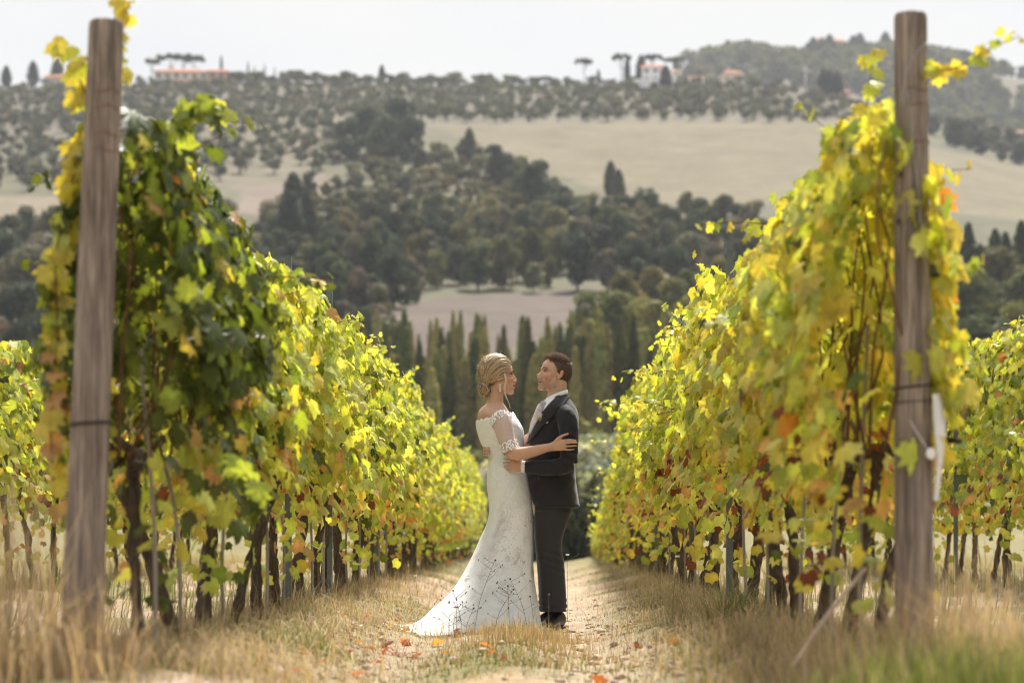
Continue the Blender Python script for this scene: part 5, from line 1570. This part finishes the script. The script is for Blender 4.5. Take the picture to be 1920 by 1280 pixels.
# lace sprigs: small petals lying on the cloth
def surf(i, j):
    i = np.clip(i, 1, len(A) - 2); j = j % SEG
    p = GVX[i, j]; du = GVX[i, (j + 1) % SEG] - GVX[i, j - 1]; dv = GVX[i + 1, j] - GVX[i - 1, j]
    du = du / (np.linalg.norm(du) + 1e-9); dv = dv / (np.linalg.norm(dv) + 1e-9)
    n = np.cross(du, -dv); n /= np.linalg.norm(n) + 1e-9
    if n @ (p - A[i, :3]) < 0: n = -n
    return p, du, dv, n
petal = np.array([[0, 0, 0.0], [0.28, 0.35, 0.12], [0.22, 0.75, 0.10], [0, 1, 0.0], [-0.22, 0.75, 0.10], [-0.28, 0.35, 0.12]])
petalT = np.array([[0, 1, 5], [1, 2, 5], [2, 4, 5], [2, 3, 4]])
def petal_at(mb, p, u, v, n, ang, s):
    a, b = math.cos(ang), math.sin(ang)
    X_, Y_ = u * a + v * b, -u * b + v * a
    mb.add(p + n * 0.003 + (petal[:, :1] * X_ + petal[:, 1:2] * Y_ + petal[:, 2:] * n) * s, None, petalT)
rl = np.random.default_rng(9)
mb = MB()
py_of = A[:, 5]
def sprig(i, j, nl, s, ang0):
    """a leafy sprig climbing over the cloth"""
    fi, fj = float(i), float(j); a = ang0
    for k in range(nl):
        p, u, v, n = surf(int(round(fi)), int(round(fj)))
        for sgn in (-1, 1): petal_at(mb, p, u, v, n, a + sgn * 0.9, s * rl.uniform(0.8, 1.2))
        p2 = p + (-math.sin(a) * u + math.cos(a) * v) * s * 0.75
        ci = np.linalg.norm(GVX[max(0, int(fi) - 3):int(fi) + 4, int(round(fj)) % SEG] - p2, axis=1) if False else None
        fi += math.cos(a) * s * 0.75 / max(1e-3, np.linalg.norm(GVX[min(len(A) - 1, int(fi) + 1), int(fj) % SEG] - GVX[int(fi), int(fj) % SEG]))
        fj += -math.sin(a) * s * 0.75 / max(1e-3, np.linalg.norm(GVX[int(min(fi, len(A) - 1)), (int(fj) + 1) % SEG] - GVX[int(min(fi, len(A) - 1)), int(fj) % SEG]))
        a += rl.normal(0, 0.25)
        if fi < 2 or fi > len(A) - 4: break
for k in range(520):          # dense on the bodice and hips
    i = int(rl.integers(2, np.searchsorted(py_of, 960))); j = int(rl.integers(0, SEG))
    sprig(i, j, int(rl.integers(3, 6)), rl.uniform(0.010, 0.016), rl.uniform(0, 6.28))
for k in range(120):           # trailing down the sheer panel
    i = int(rl.integers(np.searchsorted(py_of, 950), np.searchsorted(py_of, 1110))); j = int((R(-48) + rl.normal(0, 0.55)) / (2 * np.pi) * SEG)
    sprig(i, j, int(rl.integers(4, 9)), rl.uniform(0.018, 0.030), rl.normal(0.2, 0.6))
for k in range(150):          # scallops along the neckline
    j = int(k * SEG / 150); p, u, v, n = surf(2, j)
    for a in (-0.7, 0, 0.7): petal_at(mb, p + v * 0.004, u, v, n, 3.14 + a, rl.uniform(0.014, 0.022))
for k in range(110):          # border of the train
    j = int(k * SEG / 110); p, u, v, n = surf(len(A) - 4, j)
    for a in (-0.8, 0, 0.8): petal_at(mb, p + np.array([0, 0, 0.004]), u, v, n, a, rl.uniform(0.022, 0.034))
mb.v = [v - Lb for v in mb.v]
ap = mb.build('lace_applique', M_APP, gown, smooth=False); ap['kind'] = 'stuff'
# sleeves
def sleeve(sgn):
    P = np.array([W3(934, 781, sgn * 0.150), W3(942, 793, sgn * 0.182), W3(949.5, 822, sgn * 0.207), W3(959, 846, sgn * 0.224)]) if sgn < 0 else np.array([W3(934, 781, 0.150), W3(944, 794, 0.182), W3(955, 824, 0.212), W3(964, 837, 0.216)])
    V, q, t3 = tube(P, [0.060, 0.064, 0.056, 0.052], 48, False, None, 10)
    rl2 = np.random.default_rng(5)
    V = V + rl2.normal(0, 0.0008, V.shape)
    s_ = obj('sheer_sleeve', mesh_np('sheer_sleeve', V - Lb, q, M_TULLE), bride)
    C = catmull(np.hstack([P, np.array([[0.062], [0.066], [0.058], [0.054]])]), 10)
    m2 = MB()
    m2.v = []
    for k, i in enumerate(list(range(1, 9)) + list(range(len(C) - 8, len(C) - 1))):
        c = C[i, :3]; T = C[min(i + 1, len(C) - 1), :3] - C[i - 1, :3]; T /= np.linalg.norm(T)
        a1 = np.cross(T, [0, 0, 1.0]); a1 /= np.linalg.norm(a1); a2 = np.cross(T, a1)
        for j in range(22):
            a = j * 2 * np.pi / 22 + rl2.uniform(0, 0.3)
            nrm = a1 * math.cos(a) + a2 * math.sin(a)
            p = c + nrm * C[i, 3]
            u = np.cross(T, nrm)
            petal_at(m2, p, u, T, nrm, rl2.uniform(-1.2, 1.2), rl2.uniform(0.013, 0.021))
    m2.v = [v - Lb for v in m2.v]
    c_ = m2.build('lace_cuff', M_APP, s_, smooth=False); c_['kind'] = 'stuff'
sleeve(-1); sleeve(1)

# hair ------------------------------------------------------------
def hair_mat(name, rough=0.4):
    t = NT(name)
    c = t.attr()
    return t.done(t.bsdf(c, rough, 0.45, None, Sheen_Weight=0.1))
M_HAIR = hair_mat('hair')
def hairline(z): return np.interp(z, [-0.10, -0.05, -0.02, 0.01, 0.04, 0.075, 0.11, 0.14], [-0.075, -0.030, 0.012, 0.036, 0.056, 0.072, 0.080, 0.09])
def hair_cap(M, c, r, hl, col, jit, seed):
    V, q, t3 = ellipsoid(c, r, 72, 44)
    keep = V[:, 0] < hl(V[:, 2])
    rr = np.random.default_rng(seed)
    V = V + rr.normal(0, jit, V.shape)
    q = q[keep[q].all(1)]; t3 = t3[keep[t3].all(1)]
    return V, q, t3
HC, HR = np.array((-0.024, 0, 0.038)), np.array((0.103, 0.084, 0.099))
BUN = np.array((-0.100, -0.012, -0.072))
mb = MB(); rh = np.random.default_rng(14)
V, q, t3 = hair_cap(MBh, HC, HR * 0.985, hairline, None, 0.001, 1); mb.add(V, q, t3, (0.34, 0.225, 0.125))
V, q, t3 = ellipsoid(BUN, (0.038, 0.050, 0.040), 24, 14); mb.add(V, q, t3, (0.22, 0.14, 0.08))
BL = np.array([[0.55, 0.40, 0.245], [0.40, 0.27, 0.15], [0.24, 0.15, 0.085], [0.68, 0.54, 0.37]])
def on_ell(p, k=1.0):
    d = (p - HC) / HR; return HC + d / np.linalg.norm(d) * HR * k
for side in (-1, 1):
    for k in range(520):
        z = rh.uniform(-0.02, 0.124) if k < 220 else rh.uniform(0.09, 0.1295)
        yv = 1 - ((hairline(z) - HC[0]) / HR[0]) ** 2 - ((z - HC[2]) / HR[2]) ** 2
        y_ = math.sqrt(max(yv, 0.0)) * HR[1] * (1 if k < 220 else math.sqrt(rh.uniform(0, 1)))
        s = on_ell(np.array([float(hairline(z)) - 0.002, side * y_, z]))
        e = BUN + np.array([0.012, side * rh.uniform(0.0, 0.03), rh.uniform(-0.01, 0.03)])
        n_ = 11; tt = np.linspace(0, 1, n_)
        mid = on_ell((s + e) / 2 + np.array([-0.03, side * (0.010 + 0.5 * y_), 0.02 + 0.9 * max(0, z)])) * 1.0
        if k >= 220: mid = HC + (mid - HC) * 1.35
        P = []
        lift = 1.01 + rh.uniform(0, 0.05)
        wv = rh.uniform(0, 6.28)
        for u in tt:
            p = (1 - u) ** 2 * s + 2 * u * (1 - u) * mid + u * u * e
            if u < 0.86: p = on_ell(p, lift + 0.012 * math.sin(u * 9 + wv))
            P.append(p)
        P = np.array(P); P[-2] = (P[-3] + P[-1]) / 2 + rh.normal(0, 0.003, 3)
        mb.add(*tube(P, np.linspace(0.0024, 0.0017, n_) * rh.uniform(0.5, 1.3), 4), BL[rh.choice(4, p=[.38, .27, .2, .15])] * rh.uniform(.8, 1.15))
for k in range(200):          # the bun: coiled locks
    a0 = rh.uniform(0, 6.28); ax = norm(np.array([0.75, rh.normal(0, .5), rh.normal(0, .5)])); u = norm(np.cross(ax, [0, 0, 1.0])); v = np.cross(ax, u)
    rr_ = rh.uniform(0.020, 0.047); aa = np.linspace(a0, a0 + rh.uniform(1.8, 3.6), 12)
    P = BUN + (u[None] * np.cos(aa)[:, None] + v[None] * np.sin(aa)[:, None]) * rr_ * np.array([0.8, 1.1, 0.95]) + ax * rh.normal(0, 0.017)
    mb.add(*tube(P, 0.0027 * rh.uniform(0.5, 1.2), 4), BL[rh.choice(4, p=[.38, .27, .2, .15])] * rh.uniform(.8, 1.15))
for k in range(120):          # fly-away hairs
    d = norm(np.array([rh.normal(-0.5, .6), rh.normal(0, .6), rh.normal(0.35, .6)])); p = HC + d * HR * 1.01
    if p[0] > hairline(p[2]) - 0.01: continue
    e = p + d * rh.uniform(0.006, 0.022) + rh.normal(0, .012, 3)
    mb.add(*tube([p, (p + e) / 2 + rh.normal(0, .004, 3), e], [.0006, .0005, .0004], 3), (0.62, 0.50, 0.34))
Mr = np.array(MBh.to_3x3()); Tb = np.array(MBh.translation)
mb.v = [v @ Mr.T + Tb - Lb for v in mb.v]
hair = mb.build('hair', M_HAIR, bride)
mb = MB()
for k, off_ in enumerate(((0, 0), (1.2, 0.003), (-1.0, -0.003))):
    P = [W3(945 + off_[0], 698, -0.078), W3(948.5 + off_[0], 712, -0.088), W3(946 + off_[0], 727, -0.088), W3(948 + off_[0] * .6, 742, -0.088), W3(954, 754, -0.095), W3(957 + off_[0] * .5, 766, -0.10)]
    mb.add(*tube(np.array(P) - Lb, [.0028, .003, .003, .0028, .002, .001], 6, dens=4), (0.62, 0.48, 0.30))
mb.build('hair_tendril', M_HAIR, hair)
M_PEARL = simple('pearl_earring', (0.80, 0.80, 0.80), 0.15, 0.7)
mb = MB()
for k in range(5): mb.add(*ellipsoid(W3(937.5, 721 + k * 3.1, -0.088) - Lb, (0.0055 - 0.0006 * (k % 2),) * 2 + (0.006,), 10, 6))
mb.build('drop_earring', M_PEARL, bride)
M_GOLD = simple('gold_ring', (0.75, 0.62, 0.40), 0.25, 0.6, Metallic=0.9)
a = np.linspace(0, 6.28, 14)
c = W3(1062, 836.6, -0.303)
MB().add(*tube(np.stack([c[0] + 0 * a, c[1] + .0095 * np.cos(a), c[2] + .0095 * np.sin(a)], -1) - Lb, 0.002, 6)).build('finger_ring', M_GOLD, bride)

# ---------------------------------------------------------------- groom
groom = empty('person', (*W3(1040, 1165, 0)[:2], 0.0), 0, 'man in dark suit with patterned tie and boutonniere embracing the bride', 'person')
Lg = np.array(groom.location)
SG = 1.04
MGh = Matrix.Translation(Vector(W3(1038.5, 702, 0.0))) @ Matrix.Rotation(R(180 + 20), 4, 'Z') @ Matrix.Rotation(R(-9), 4, 'Y') @ Matrix.Scale(SG, 4)
mb = MB()
head_parts(mb, MGh, False)
limb(mb, [(1047, 705, 0), (1046, 722, 0), (1044, 736, 0), (1044, 752, 0), (1045, 772, 0)], [0.050, 0.060, 0.060, 0.066, 0.09])
mb.add(*body_rings([(756, 1026, 1066, 0.11, 0), (772, 1014, 1076, 0.165, 0), (800, 1008, 1078, 0.175, 0), (840, 1000, 1073, 0.165, 0), (880, 998, 1070, 0.155, 0), (920, 1005, 1070, 0.15, 0), (950, 1012, 1062, 0.13, 0)]))
limb(mb, [(1052, 775, -0.15), (1062, 785, -0.20), (1066, 825, -0.222), (1066, 868, -0.235)], [0.05, 0.052, 0.048, 0.042])
limb(mb, [(1066, 868, -0.235), (1040, 876, -0.25), (1005, 875, -0.235), (982, 873.5, -0.215)], [0.042, 0.04, 0.032, 0.028])
limb(mb, [(986, 873.5, -0.218), (975, 873, -0.208), (966, 872.5, -0.198), (960, 872, -0.192)], [0.029, 0.038, 0.041, 0.036], flat=((0.35, 1, 0), 0.45))
for y0, y1, x2, y2 in ((864.5, 861.5, 945.5, 860), (870, 868, 943.5, 867.5), (876, 875, 945, 874.5), (881, 881.5, 951, 881.5)):
    finger(mb, [(969, y0, -0.196), (961, (y0 + y1) / 2, -0.198), (955, y1, -0.190), (x2 + 3, (y1 + y2) / 2, -0.180), (x2, y2, -0.170)], 0.0088, 0.0064)
finger(mb, [(978, 867, -0.212), (972, 861, -0.210), (966, 857.5, -0.200)], 0.0115, 0.0085)
limb(mb, [(1038, 775, 0.15), (1036, 790, 0.20), (1022, 830, 0.26), (1008, 862, 0.28)], [0.05, 0.052, 0.048, 0.042])
limb(mb, [(1008, 862, 0.28), (975, 858, 0.27), (950, 852, 0.235), (932, 848, 0.185)], [0.042, 0.04, 0.032, 0.028])
limb(mb, [(935, 848, 0.19), (922, 847, 0.135), (915, 846, 0.075)], [0.029, 0.036, 0.036], flat=((1, 0.6, 0), 0.5))
for y0 in (838.2, 843.4, 848.6, 853.5):
    finger(mb, [(915, y0, 0.085), (908.5, y0 - 0.5, 0.03), (907, y0 - 0.5, -0.03), (912.5, y0, -0.075), (918, y0 + .3, -0.105)], 0.0070, 0.0052)
for s in (-1, 1):
    limb(mb, [(1038, 945, s * 0.07), (1032, 1000, s * 0.09), (1032, 1060, s * 0.10), (1034, 1145, s * 0.11)], [0.065, 0.055, 0.042, 0.035])
me = remesh('body', mb, 0.0042, M_SKIN, 3)
V, H, near = head_sculpt(get_v(me), MGh, False)
set_col(me, body_colors(V, H, near, (0.58, 0.345, 0.25), False))
set_v(me, V - Lg)
obj('body', me, groom)
face_bits(groom, MGh, False, (0.09, 0.05, 0.03))

def suit(name, col):
    t = NT(name)
    v = t.coord('Object')
    nz = t.noise(260, 2, 0.6, v); big = t.noise(7, 3, 0.5, v)
    c = t.mix(0.35, col, t.ramp(nz, [(0.3, 0.5), (0.7, 1.5)]), 'MULTIPLY')
    h = t.mix(0.12, big, nz)
    return t.done(t.bsdf(c, 0.78, 0.25, t.bump(h, 0.35, 0.02), Sheen_Weight=0.25, Sheen_Roughness=0.4))
M_JACKET = suit('navy_charcoal_wool', (0.020, 0.019, 0.025))
M_TROUSER = suit('charcoal_wool', (0.034, 0.032, 0.036))
M_SHIRT = simple('white_shirt', (0.82, 0.82, 0.84), 0.75, 0.25, 60, 0.15)
JR = [(742, 1034, 1063, 0.085, 0), (748, 1026, 1069, 0.115, 0), (757, 1017, 1076, 0.165, 0), (768, 1010, 1082, 0.200, 0), (786, 1003, 1085, 0.205, 0), (812, 997, 1083, 0.200, 0), (840, 990, 1079, 0.190, 0), (865, 986.5, 1078, 0.184, 0), (890, 988, 1079, 0.186, 0), (915, 992, 1081.5, 0.192, 0), (938, 997.5, 1085, 0.197, 0), (948, 1003, 1087, 0.196, 0), (952, 1010, 1085, 0.18, 0)]
mb = MB()
mb.add(*body_rings(JR, 40))
limb(mb, [(1048, 771, -0.135), (1061, 781, -0.195), (1067, 806, -0.218), (1067, 840, -0.226), (1067, 868, -0.232)], [0.058, 0.068, 0.064, 0.060, 0.058])
limb(mb, [(1068, 866, -0.232), (1052, 874, -0.246), (1020, 876.5, -0.246), (984.5, 874.5, -0.222)], [0.058, 0.057, 0.050, 0.041])
limb(mb, [(1036, 771, 0.135), (1036, 785, 0.20), (1022, 830, 0.26), (1008, 862, 0.28)], [0.058, 0.066, 0.06, 0.056])
limb(mb, [(1008, 862, 0.28), (975, 858, 0.27), (944, 851, 0.22)], [0.056, 0.05, 0.041])
me = remesh('jacket', mb, 0.006, M_JACKET, 5)
V = get_v(me)
# creases: sleeve at the elbow, pull lines at the waist
cr = W3(1060, 858, -0.28)
dd = np.linalg.norm(V - cr, axis=1)
dirn = norm(V - np.array([W3(1045, 872, 0)[0], YC, 1.0]))
f = np.exp(-(dd / 0.16) ** 2)
V[:, 1] += 0.008 * f * np.sin((V[:, 0] * 0.6 + V[:, 2]) * 95)
f = np.exp(-((V[:, 2] - W3(0, 905)[2]) / 0.10) ** 2) * (V[:, 1] < YC)
V[:, 1] += 0.0045 * f * np.sin((V[:, 0] * 0.9 - V[:, 2]) * 60 + 3 * V[:, 0])
f = np.exp(-(np.linalg.norm(V - W3(1064, 800, -0.2), axis=1) / 0.13) ** 2)
V[:, 1] += 0.004 * f * np.sin((V[:, 0] - 0.35 * V[:, 2]) * 110)
set_v(me, V - Lg)
jacket = obj('jacket', me, groom)
# pieces that lie on the jacket front
JA = catmull(np.array([[py, (l + r_) / 2, (r_ - l) / 2, b] for py, l, r_, b, _ in JR]), 6)
def jpt(py, px, lift=0.0, th_=None):
    c, a, b = (np.interp(py, JA[:, 0], JA[:, k]) for k in (1, 2, 3))
    t_ = th_ if th_ is not None else math.acos(float(np.clip((px - c) / a, -1, 1)))
    p = W3(c, py, 0); n = norm(np.array([math.cos(t_) * b, -math.sin(t_) * a * K, 0]))
    return p + np.array([a * K * math.cos(t_), -b * math.sin(t_), 0]) + n * lift
def patch(name, rows, lift, mat, parent, nx=10, thick=0.003, L=None, th_in=False):
    """rows: (py, px0, px1[, extra lift]) a piece of cloth lying on the jacket; px may be an angle"""
    RW = catmull(np.array([[r_[0], r_[1], r_[2]] for r_ in rows], float), 5)
    V = []
    for py, p0, p1 in RW:
        c, a = np.interp(py, JA[:, 0], JA[:, 1]), np.interp(py, JA[:, 0], JA[:, 2])
        t0 = p0 if th_in else math.acos(float(np.clip((p0 - c) / a, -1, 1))); t1 = math.acos(float(np.clip((p1 - c) / a, -1, 1)))
        for u in np.linspace(0, 1, nx): V.append(jpt(py, 0, lift, t0 + (t1 - t0) * u))
    o = obj(name, mesh_np(name, np.array(V) - Lg, grid_faces(len(RW), nx, False), mat), parent)
    s_ = o.modifiers.new('thick', 'SOLIDIFY'); s_.thickness = thick; s_.offset = 0
    return o
# shirt front: white wedge wrapping round the chest
patch('shirt_front', [(748, 3.6, 1043), (757, 3.55, 1034), (770, 3.5, 1024), (785, 3.45, 1014), (800, 3.4, 1006), (815, 3.3, 999), (830, 3.2, 992)], 0.009, M_SHIRT, groom, 16, th_in=True)
patch('lapel', [(741, 1055, 1064), (748, 1043, 1060), (757, 1034, 1056), (766, 1027, 1051), (771, 1023, 1044), (778, 1018, 1042), (790, 1011.5, 1030), (805, 1003.5, 1016), (820, 997, 1004), (832, 991.5, 994)], 0.016, M_JACKET, jacket, 12, 0.006)
patch('lapel', [(752, 3.75, 1019), (765, 3.7, 1010.5), (785, 3.6, 1003.2), (805, 3.5, 998.5), (822, 3.35, 994.5), (832, 3.2, 991)], 0.013, M_JACKET, jacket, 8, 0.005, th_in=True)
# collar
mb = MB()
th2 = np.linspace(0, 2 * np.pi, 48, endpoint=False)
V = []
for k, (hgt, ra) in enumerate(((0.0, 0.078), (0.018, 0.075), (0.036, 0.071))):
    for a in th2:
        c = W3(1044, 748, 0)
        x_, y_ = ra * math.cos(a) * 0.98, ra * math.sin(a)
        z_ = hgt + 0.34 * x_ + 0.004 * math.cos(a)
        V.append(c + [x_, y_, z_])
mb.add(np.array(V) - Lg, grid_faces(3, 48)); col_ = mb.build('shirt_collar', M_SHIRT, groom)
s_ = col_.modifiers.new('thick', 'SOLIDIFY'); s_.thickness = 0.005
def cloth_tri(name, pts, mat, parent, thick=0.004):
    P = np.array([np.array(p) for p in pts]) - Lg
    n = len(P)
    o = obj(name, mesh_np(name, P, np.arange(n)[None], mat, smooth=False), parent)
    s_ = o.modifiers.new('thick', 'SOLIDIFY'); s_.thickness = thick
    b_ = o.modifiers.new('bev', 'BEVEL'); b_.width = 0.0012; b_.segments = 1
    return o
cloth_tri('collar_point', [W3(1052, 737, -0.068), W3(1036, 748, -0.098), W3(1026, 763, -0.128), W3(1019, 757, -0.098), W3(1022, 750, -0.075)], M_SHIRT, col_)
# patterned tie
t = NT('patterned_tie')
vor = t.n('TexVoronoi'); vor.inputs['Scale'].default_value = 95; t.l(t.coord('Object'), vor.inputs['Vector'])
c = t.ramp(vor.outputs['Distance'], [(0.2, (0.62, 0.56, 0.56)), (0.38, (0.20, 0.17, 0.20)), (0.55, (0.46, 0.40, 0.41))])
M_TIEP = t.done(t.bsdf(c, 0.4, 0.4))
patch('tie', [(758, 1013.5, 1025), (764, 1012, 1023), (772, 1009.5, 1020), (785, 1004.2, 1015), (800, 998.8, 1007), (815, 996, 1000)], 0.019, M_TIEP, groom, 8, 0.008)
mb = MB(); mb.add(*ellipsoid(W3(1018.5, 757, -0.125) - Lg, (0.021, 0.018, 0.021), 16, 10)); mb.build('tie_knot', M_TIEP, groom)
# boutonniere and pocket square
bt = empty('boutonniere', jpt(782, 1020, 0.03), 0)
bt.parent = groom; bt.location = Vector(jpt(781, 1018, 0.030)) - groom.location
M_ROSE = simple('pale_rose', (0.62, 0.50, 0.50), 0.8, 0.2); M_SPRIG = simple('green_sprig', (0.22, 0.24, 0.08), 0.8, 0.2)
rb = np.random.default_rng(4)
for k in range(14):
    a = k * 2.4; q_ = 0.004 + 0.0012 * k
    V, qd, t3 = ellipsoid((math.cos(a) * q_, -0.006 + 0.0006 * k, math.sin(a) * q_), (0.008, 0.004, 0.008), 8, 5)
    MB().add(V, qd, t3).build('petal', M_ROSE, bt)
for k in range(5):
    a = -0.6 - k * 0.35
    P = np.array([[0, 0, 0], [math.cos(a) * .02 + .008, -.004, math.sin(a) * .02], [math.cos(a) * .045 + .014, 0, math.sin(a) * .045]])
    MB().add(*tube(P, [.002, .006, .001], 6, True, ((0, 1, 0), .35), 3)).build('sprig', M_SPRIG, bt)
cloth_tri('pocket_square', [jpt(798, 1016.5, .008), jpt(795.5, 1028, .008), jpt(785, 1027, .013), jpt(791.5, 1022, .014), jpt(788, 1018.5, .012)], M_SHIRT, groom)
cloth_tri('pocket_welt', [jpt(799.5, 1016, .007), jpt(797, 1029, .007), jpt(794.5, 1029, .009), jpt(797, 1016, .009)], M_JACKET, jacket)
patch('pocket_flap', [(893, 1010, 1040), (897, 1010, 1040), (901, 1011, 1039.5)], 0.007, M_JACKET, jacket, 8, 0.004)
mb = MB(); mb.add(*tube(np.array([W3(986.5, 874.6, -0.223), W3(979, 874, -0.2165)]) - Lg, [0.0395, 0.0375], 24, True)); mb.build('shirt_cuff', M_SHIRT, groom)
for k in range(3):
    mb = MB(); mb.add(*ellipsoid(W3(990 + k * 4.2, 888.2, -0.262) - Lg, (.0045, .003, .0045), 8, 5)); mb.build('cuff_button', M_TIE, jacket)
# trousers
mb = MB()
mb.add(*body_rings([(930, 1004, 1078, 0.165, 0), (950, 1003, 1075, 0.168, 0), (968, 1003, 1068, 0.165, 0), (985, 1006, 1060, 0.150, 0)]))
mb.add(*body_rings([(958, 1003, 1072, 0.088, -0.082), (985, 1003, 1062, 0.090, -0.086), (1010, 1004, 1055, 0.088, -0.09), (1032, 1006.5, 1054, 0.084, -0.095), (1055, 1010, 1058, 0.080, -0.10), (1085, 1013, 1060, 0.078, -0.105), (1115, 1014, 1062, 0.078, -0.11), (1135, 1016, 1063, 0.080, -0.11), (1146, 1018, 1062, 0.078, -0.11)]))
mb.add(*body_rings([(958, 1003, 1072, 0.088, 0.082), (985, 1002, 1058, 0.090, 0.086), (1010, 1002, 1048, 0.085, 0.09), (1055, 1006, 1046, 0.078, 0.10), (1100, 1009, 1047, 0.075, 0.105), (1146, 1010, 1048, 0.075, 0.11)]))
me = remesh('trousers', mb, 0.006, M_TROUSER, 4)
V = get_v(me)
f = np.exp(-((V[:, 2] - W3(0, 1048)[2]) / 0.07) ** 2); V[:, 1] += 0.006 * f * np.sin(V[:, 2] * 120 + V[:, 0] * 40)
f = sstep(W3(0, 1105)[2], W3(0, 1150)[2], V[:, 2]); V[:, 0] += 0.006 * f * np.sin(V[:, 2] * 150 + V[:, 1] * 30); V[:, 1] += 0.006 * f * np.sin(V[:, 2] * 135 + V[:, 0] * 50)
V[:, 1] -= 0.006 * np.exp(-((V[:, 0] - W3(1034, 0)[0]) / 0.006) ** 2) * (V[:, 1] < YC - 0.12) * (V[:, 2] < W3(0, 975)[2])
set_v(me, V - Lg)
obj('trousers', me, groom)
M_SHOE = simple('black_leather', (0.012, 0.011, 0.012), 0.28, 0.5)
M_SOLE = simple('shoe_sole', (0.02, 0.017, 0.015), 0.7, 0.2)
for cx, cyd, yaw in ((1043, -0.11, 242), (1030, 0.11, 205)):
    base = W3(cx, 1165, cyd); base[2] = float(ground_z(base[0], base[1])) + 0.012
    a = R(yaw); fw = np.array([math.cos(a), math.sin(a), 0]); lf = np.array([-fw[1], fw[0], 0]); up = np.array([0, 0, 1.0])
    prof = [(-0.085, 0.022, 0.030, 0.045), (-0.07, 0.036, 0.050, 0.055), (-0.03, 0.038, 0.058, 0.058), (0.02, 0.038, 0.050, 0.050), (0.07, 0.045, 0.036, 0.036), (0.13, 0.048, 0.027, 0.027), (0.175, 0.038, 0.021, 0.021), (0.20, 0.018, 0.013, 0.015)]
    C = catmull(np.array(prof), 4); tt_ = np.arange(20) * 2 * np.pi / 20
    V = np.array([base + fw * x_ + lf * w_ * math.cos(q_) + up * (zc_ + h_ * math.sin(q_)) for x_, w_, h_, zc_ in C for q_ in tt_])
    n = len(V); V = np.vstack([V, base + fw * C[0, 0] + up * C[0, 3], base + fw * C[-1, 0] + up * C[-1, 3]])
    t3 = [[n, (j + 1) % 20, j] for j in range(20)] + [[n + 1, n - 20 + j, n - 20 + (j + 1) % 20] for j in range(20)]
    sh = MB().add(V - Lg, grid_faces(len(C), 20), t3).build('shoe', M_SHOE, groom)
    V = np.array([base + fw * x_ + lf * w_ * 1.05 * s + up * z_ for x_, w_, h_, zc_ in C for s, z_ in ((-1, -.012), (1, -.012), (1, .008), (-1, .008))])
    MB().add(V - Lg, grid_faces(len(C), 4), None).build('sole', M_SOLE, sh, smooth=False)
# short hair
def hairline_m(z): return np.interp(z, [-0.10, -0.07, -0.04, -0.01, 0.02, 0.05, 0.075, 0.10, 0.14], [-0.085, -0.055, -0.022, 0.004, 0.012, 0.030, 0.050, 0.066, 0.08])
GC, GRr = np.array((-0.016, 0, 0.026)), np.array((0.0965, 0.0770, 0.096))
mb = MB(); rh = np.random.default_rng(24)
V, q, t3 = hair_cap(MGh, GC, GRr, hairline_m, None, 0.0012, 2); mb.add(V, q, t3, (0.055, 0.034, 0.026))
for k in range(7000):
    d = norm(rh.normal(0, 1, 3)); p = GC + d * GRr * 0.995
    if p[0] > hairline_m(p[2]) - rh.uniform(0, 0.006) or p[2] < -0.075: continue
    if abs(p[1]) > 0.06 and -0.035 < p[2] < 0.028 and -0.035 < p[0] < 0.01: continue
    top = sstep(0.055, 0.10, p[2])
    ln = 0.005 + 0.020 * top * rh.uniform(0.4, 1.1)
    fl = norm(d * (0.30 + 0.35 * top) + np.array([0.55 * top - 0.7 * (1 - top), 0, 0.25 * top - 0.8 * (1 - top)]) + rh.normal(0, 0.16, 3))
    e = p + fl * ln
    cc = np.array([0.085, 0.048, 0.032]) if rh.random() < 0.6 else np.array([0.16, 0.085, 0.05])
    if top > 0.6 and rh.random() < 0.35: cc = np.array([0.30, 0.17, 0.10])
    mb.add(*tube([p, (p + e) / 2 + d * 0.002, e], [.0015, .0012, .0004], 3, False), cc * rh.uniform(.8, 1.2))
Mr = np.array(MGh.to_3x3()); Tg = np.array(MGh.translation)
mb.v = [v @ Mr.T + Tg - Lg for v in mb.v]
mb.build('hair', M_HAIR, groom)
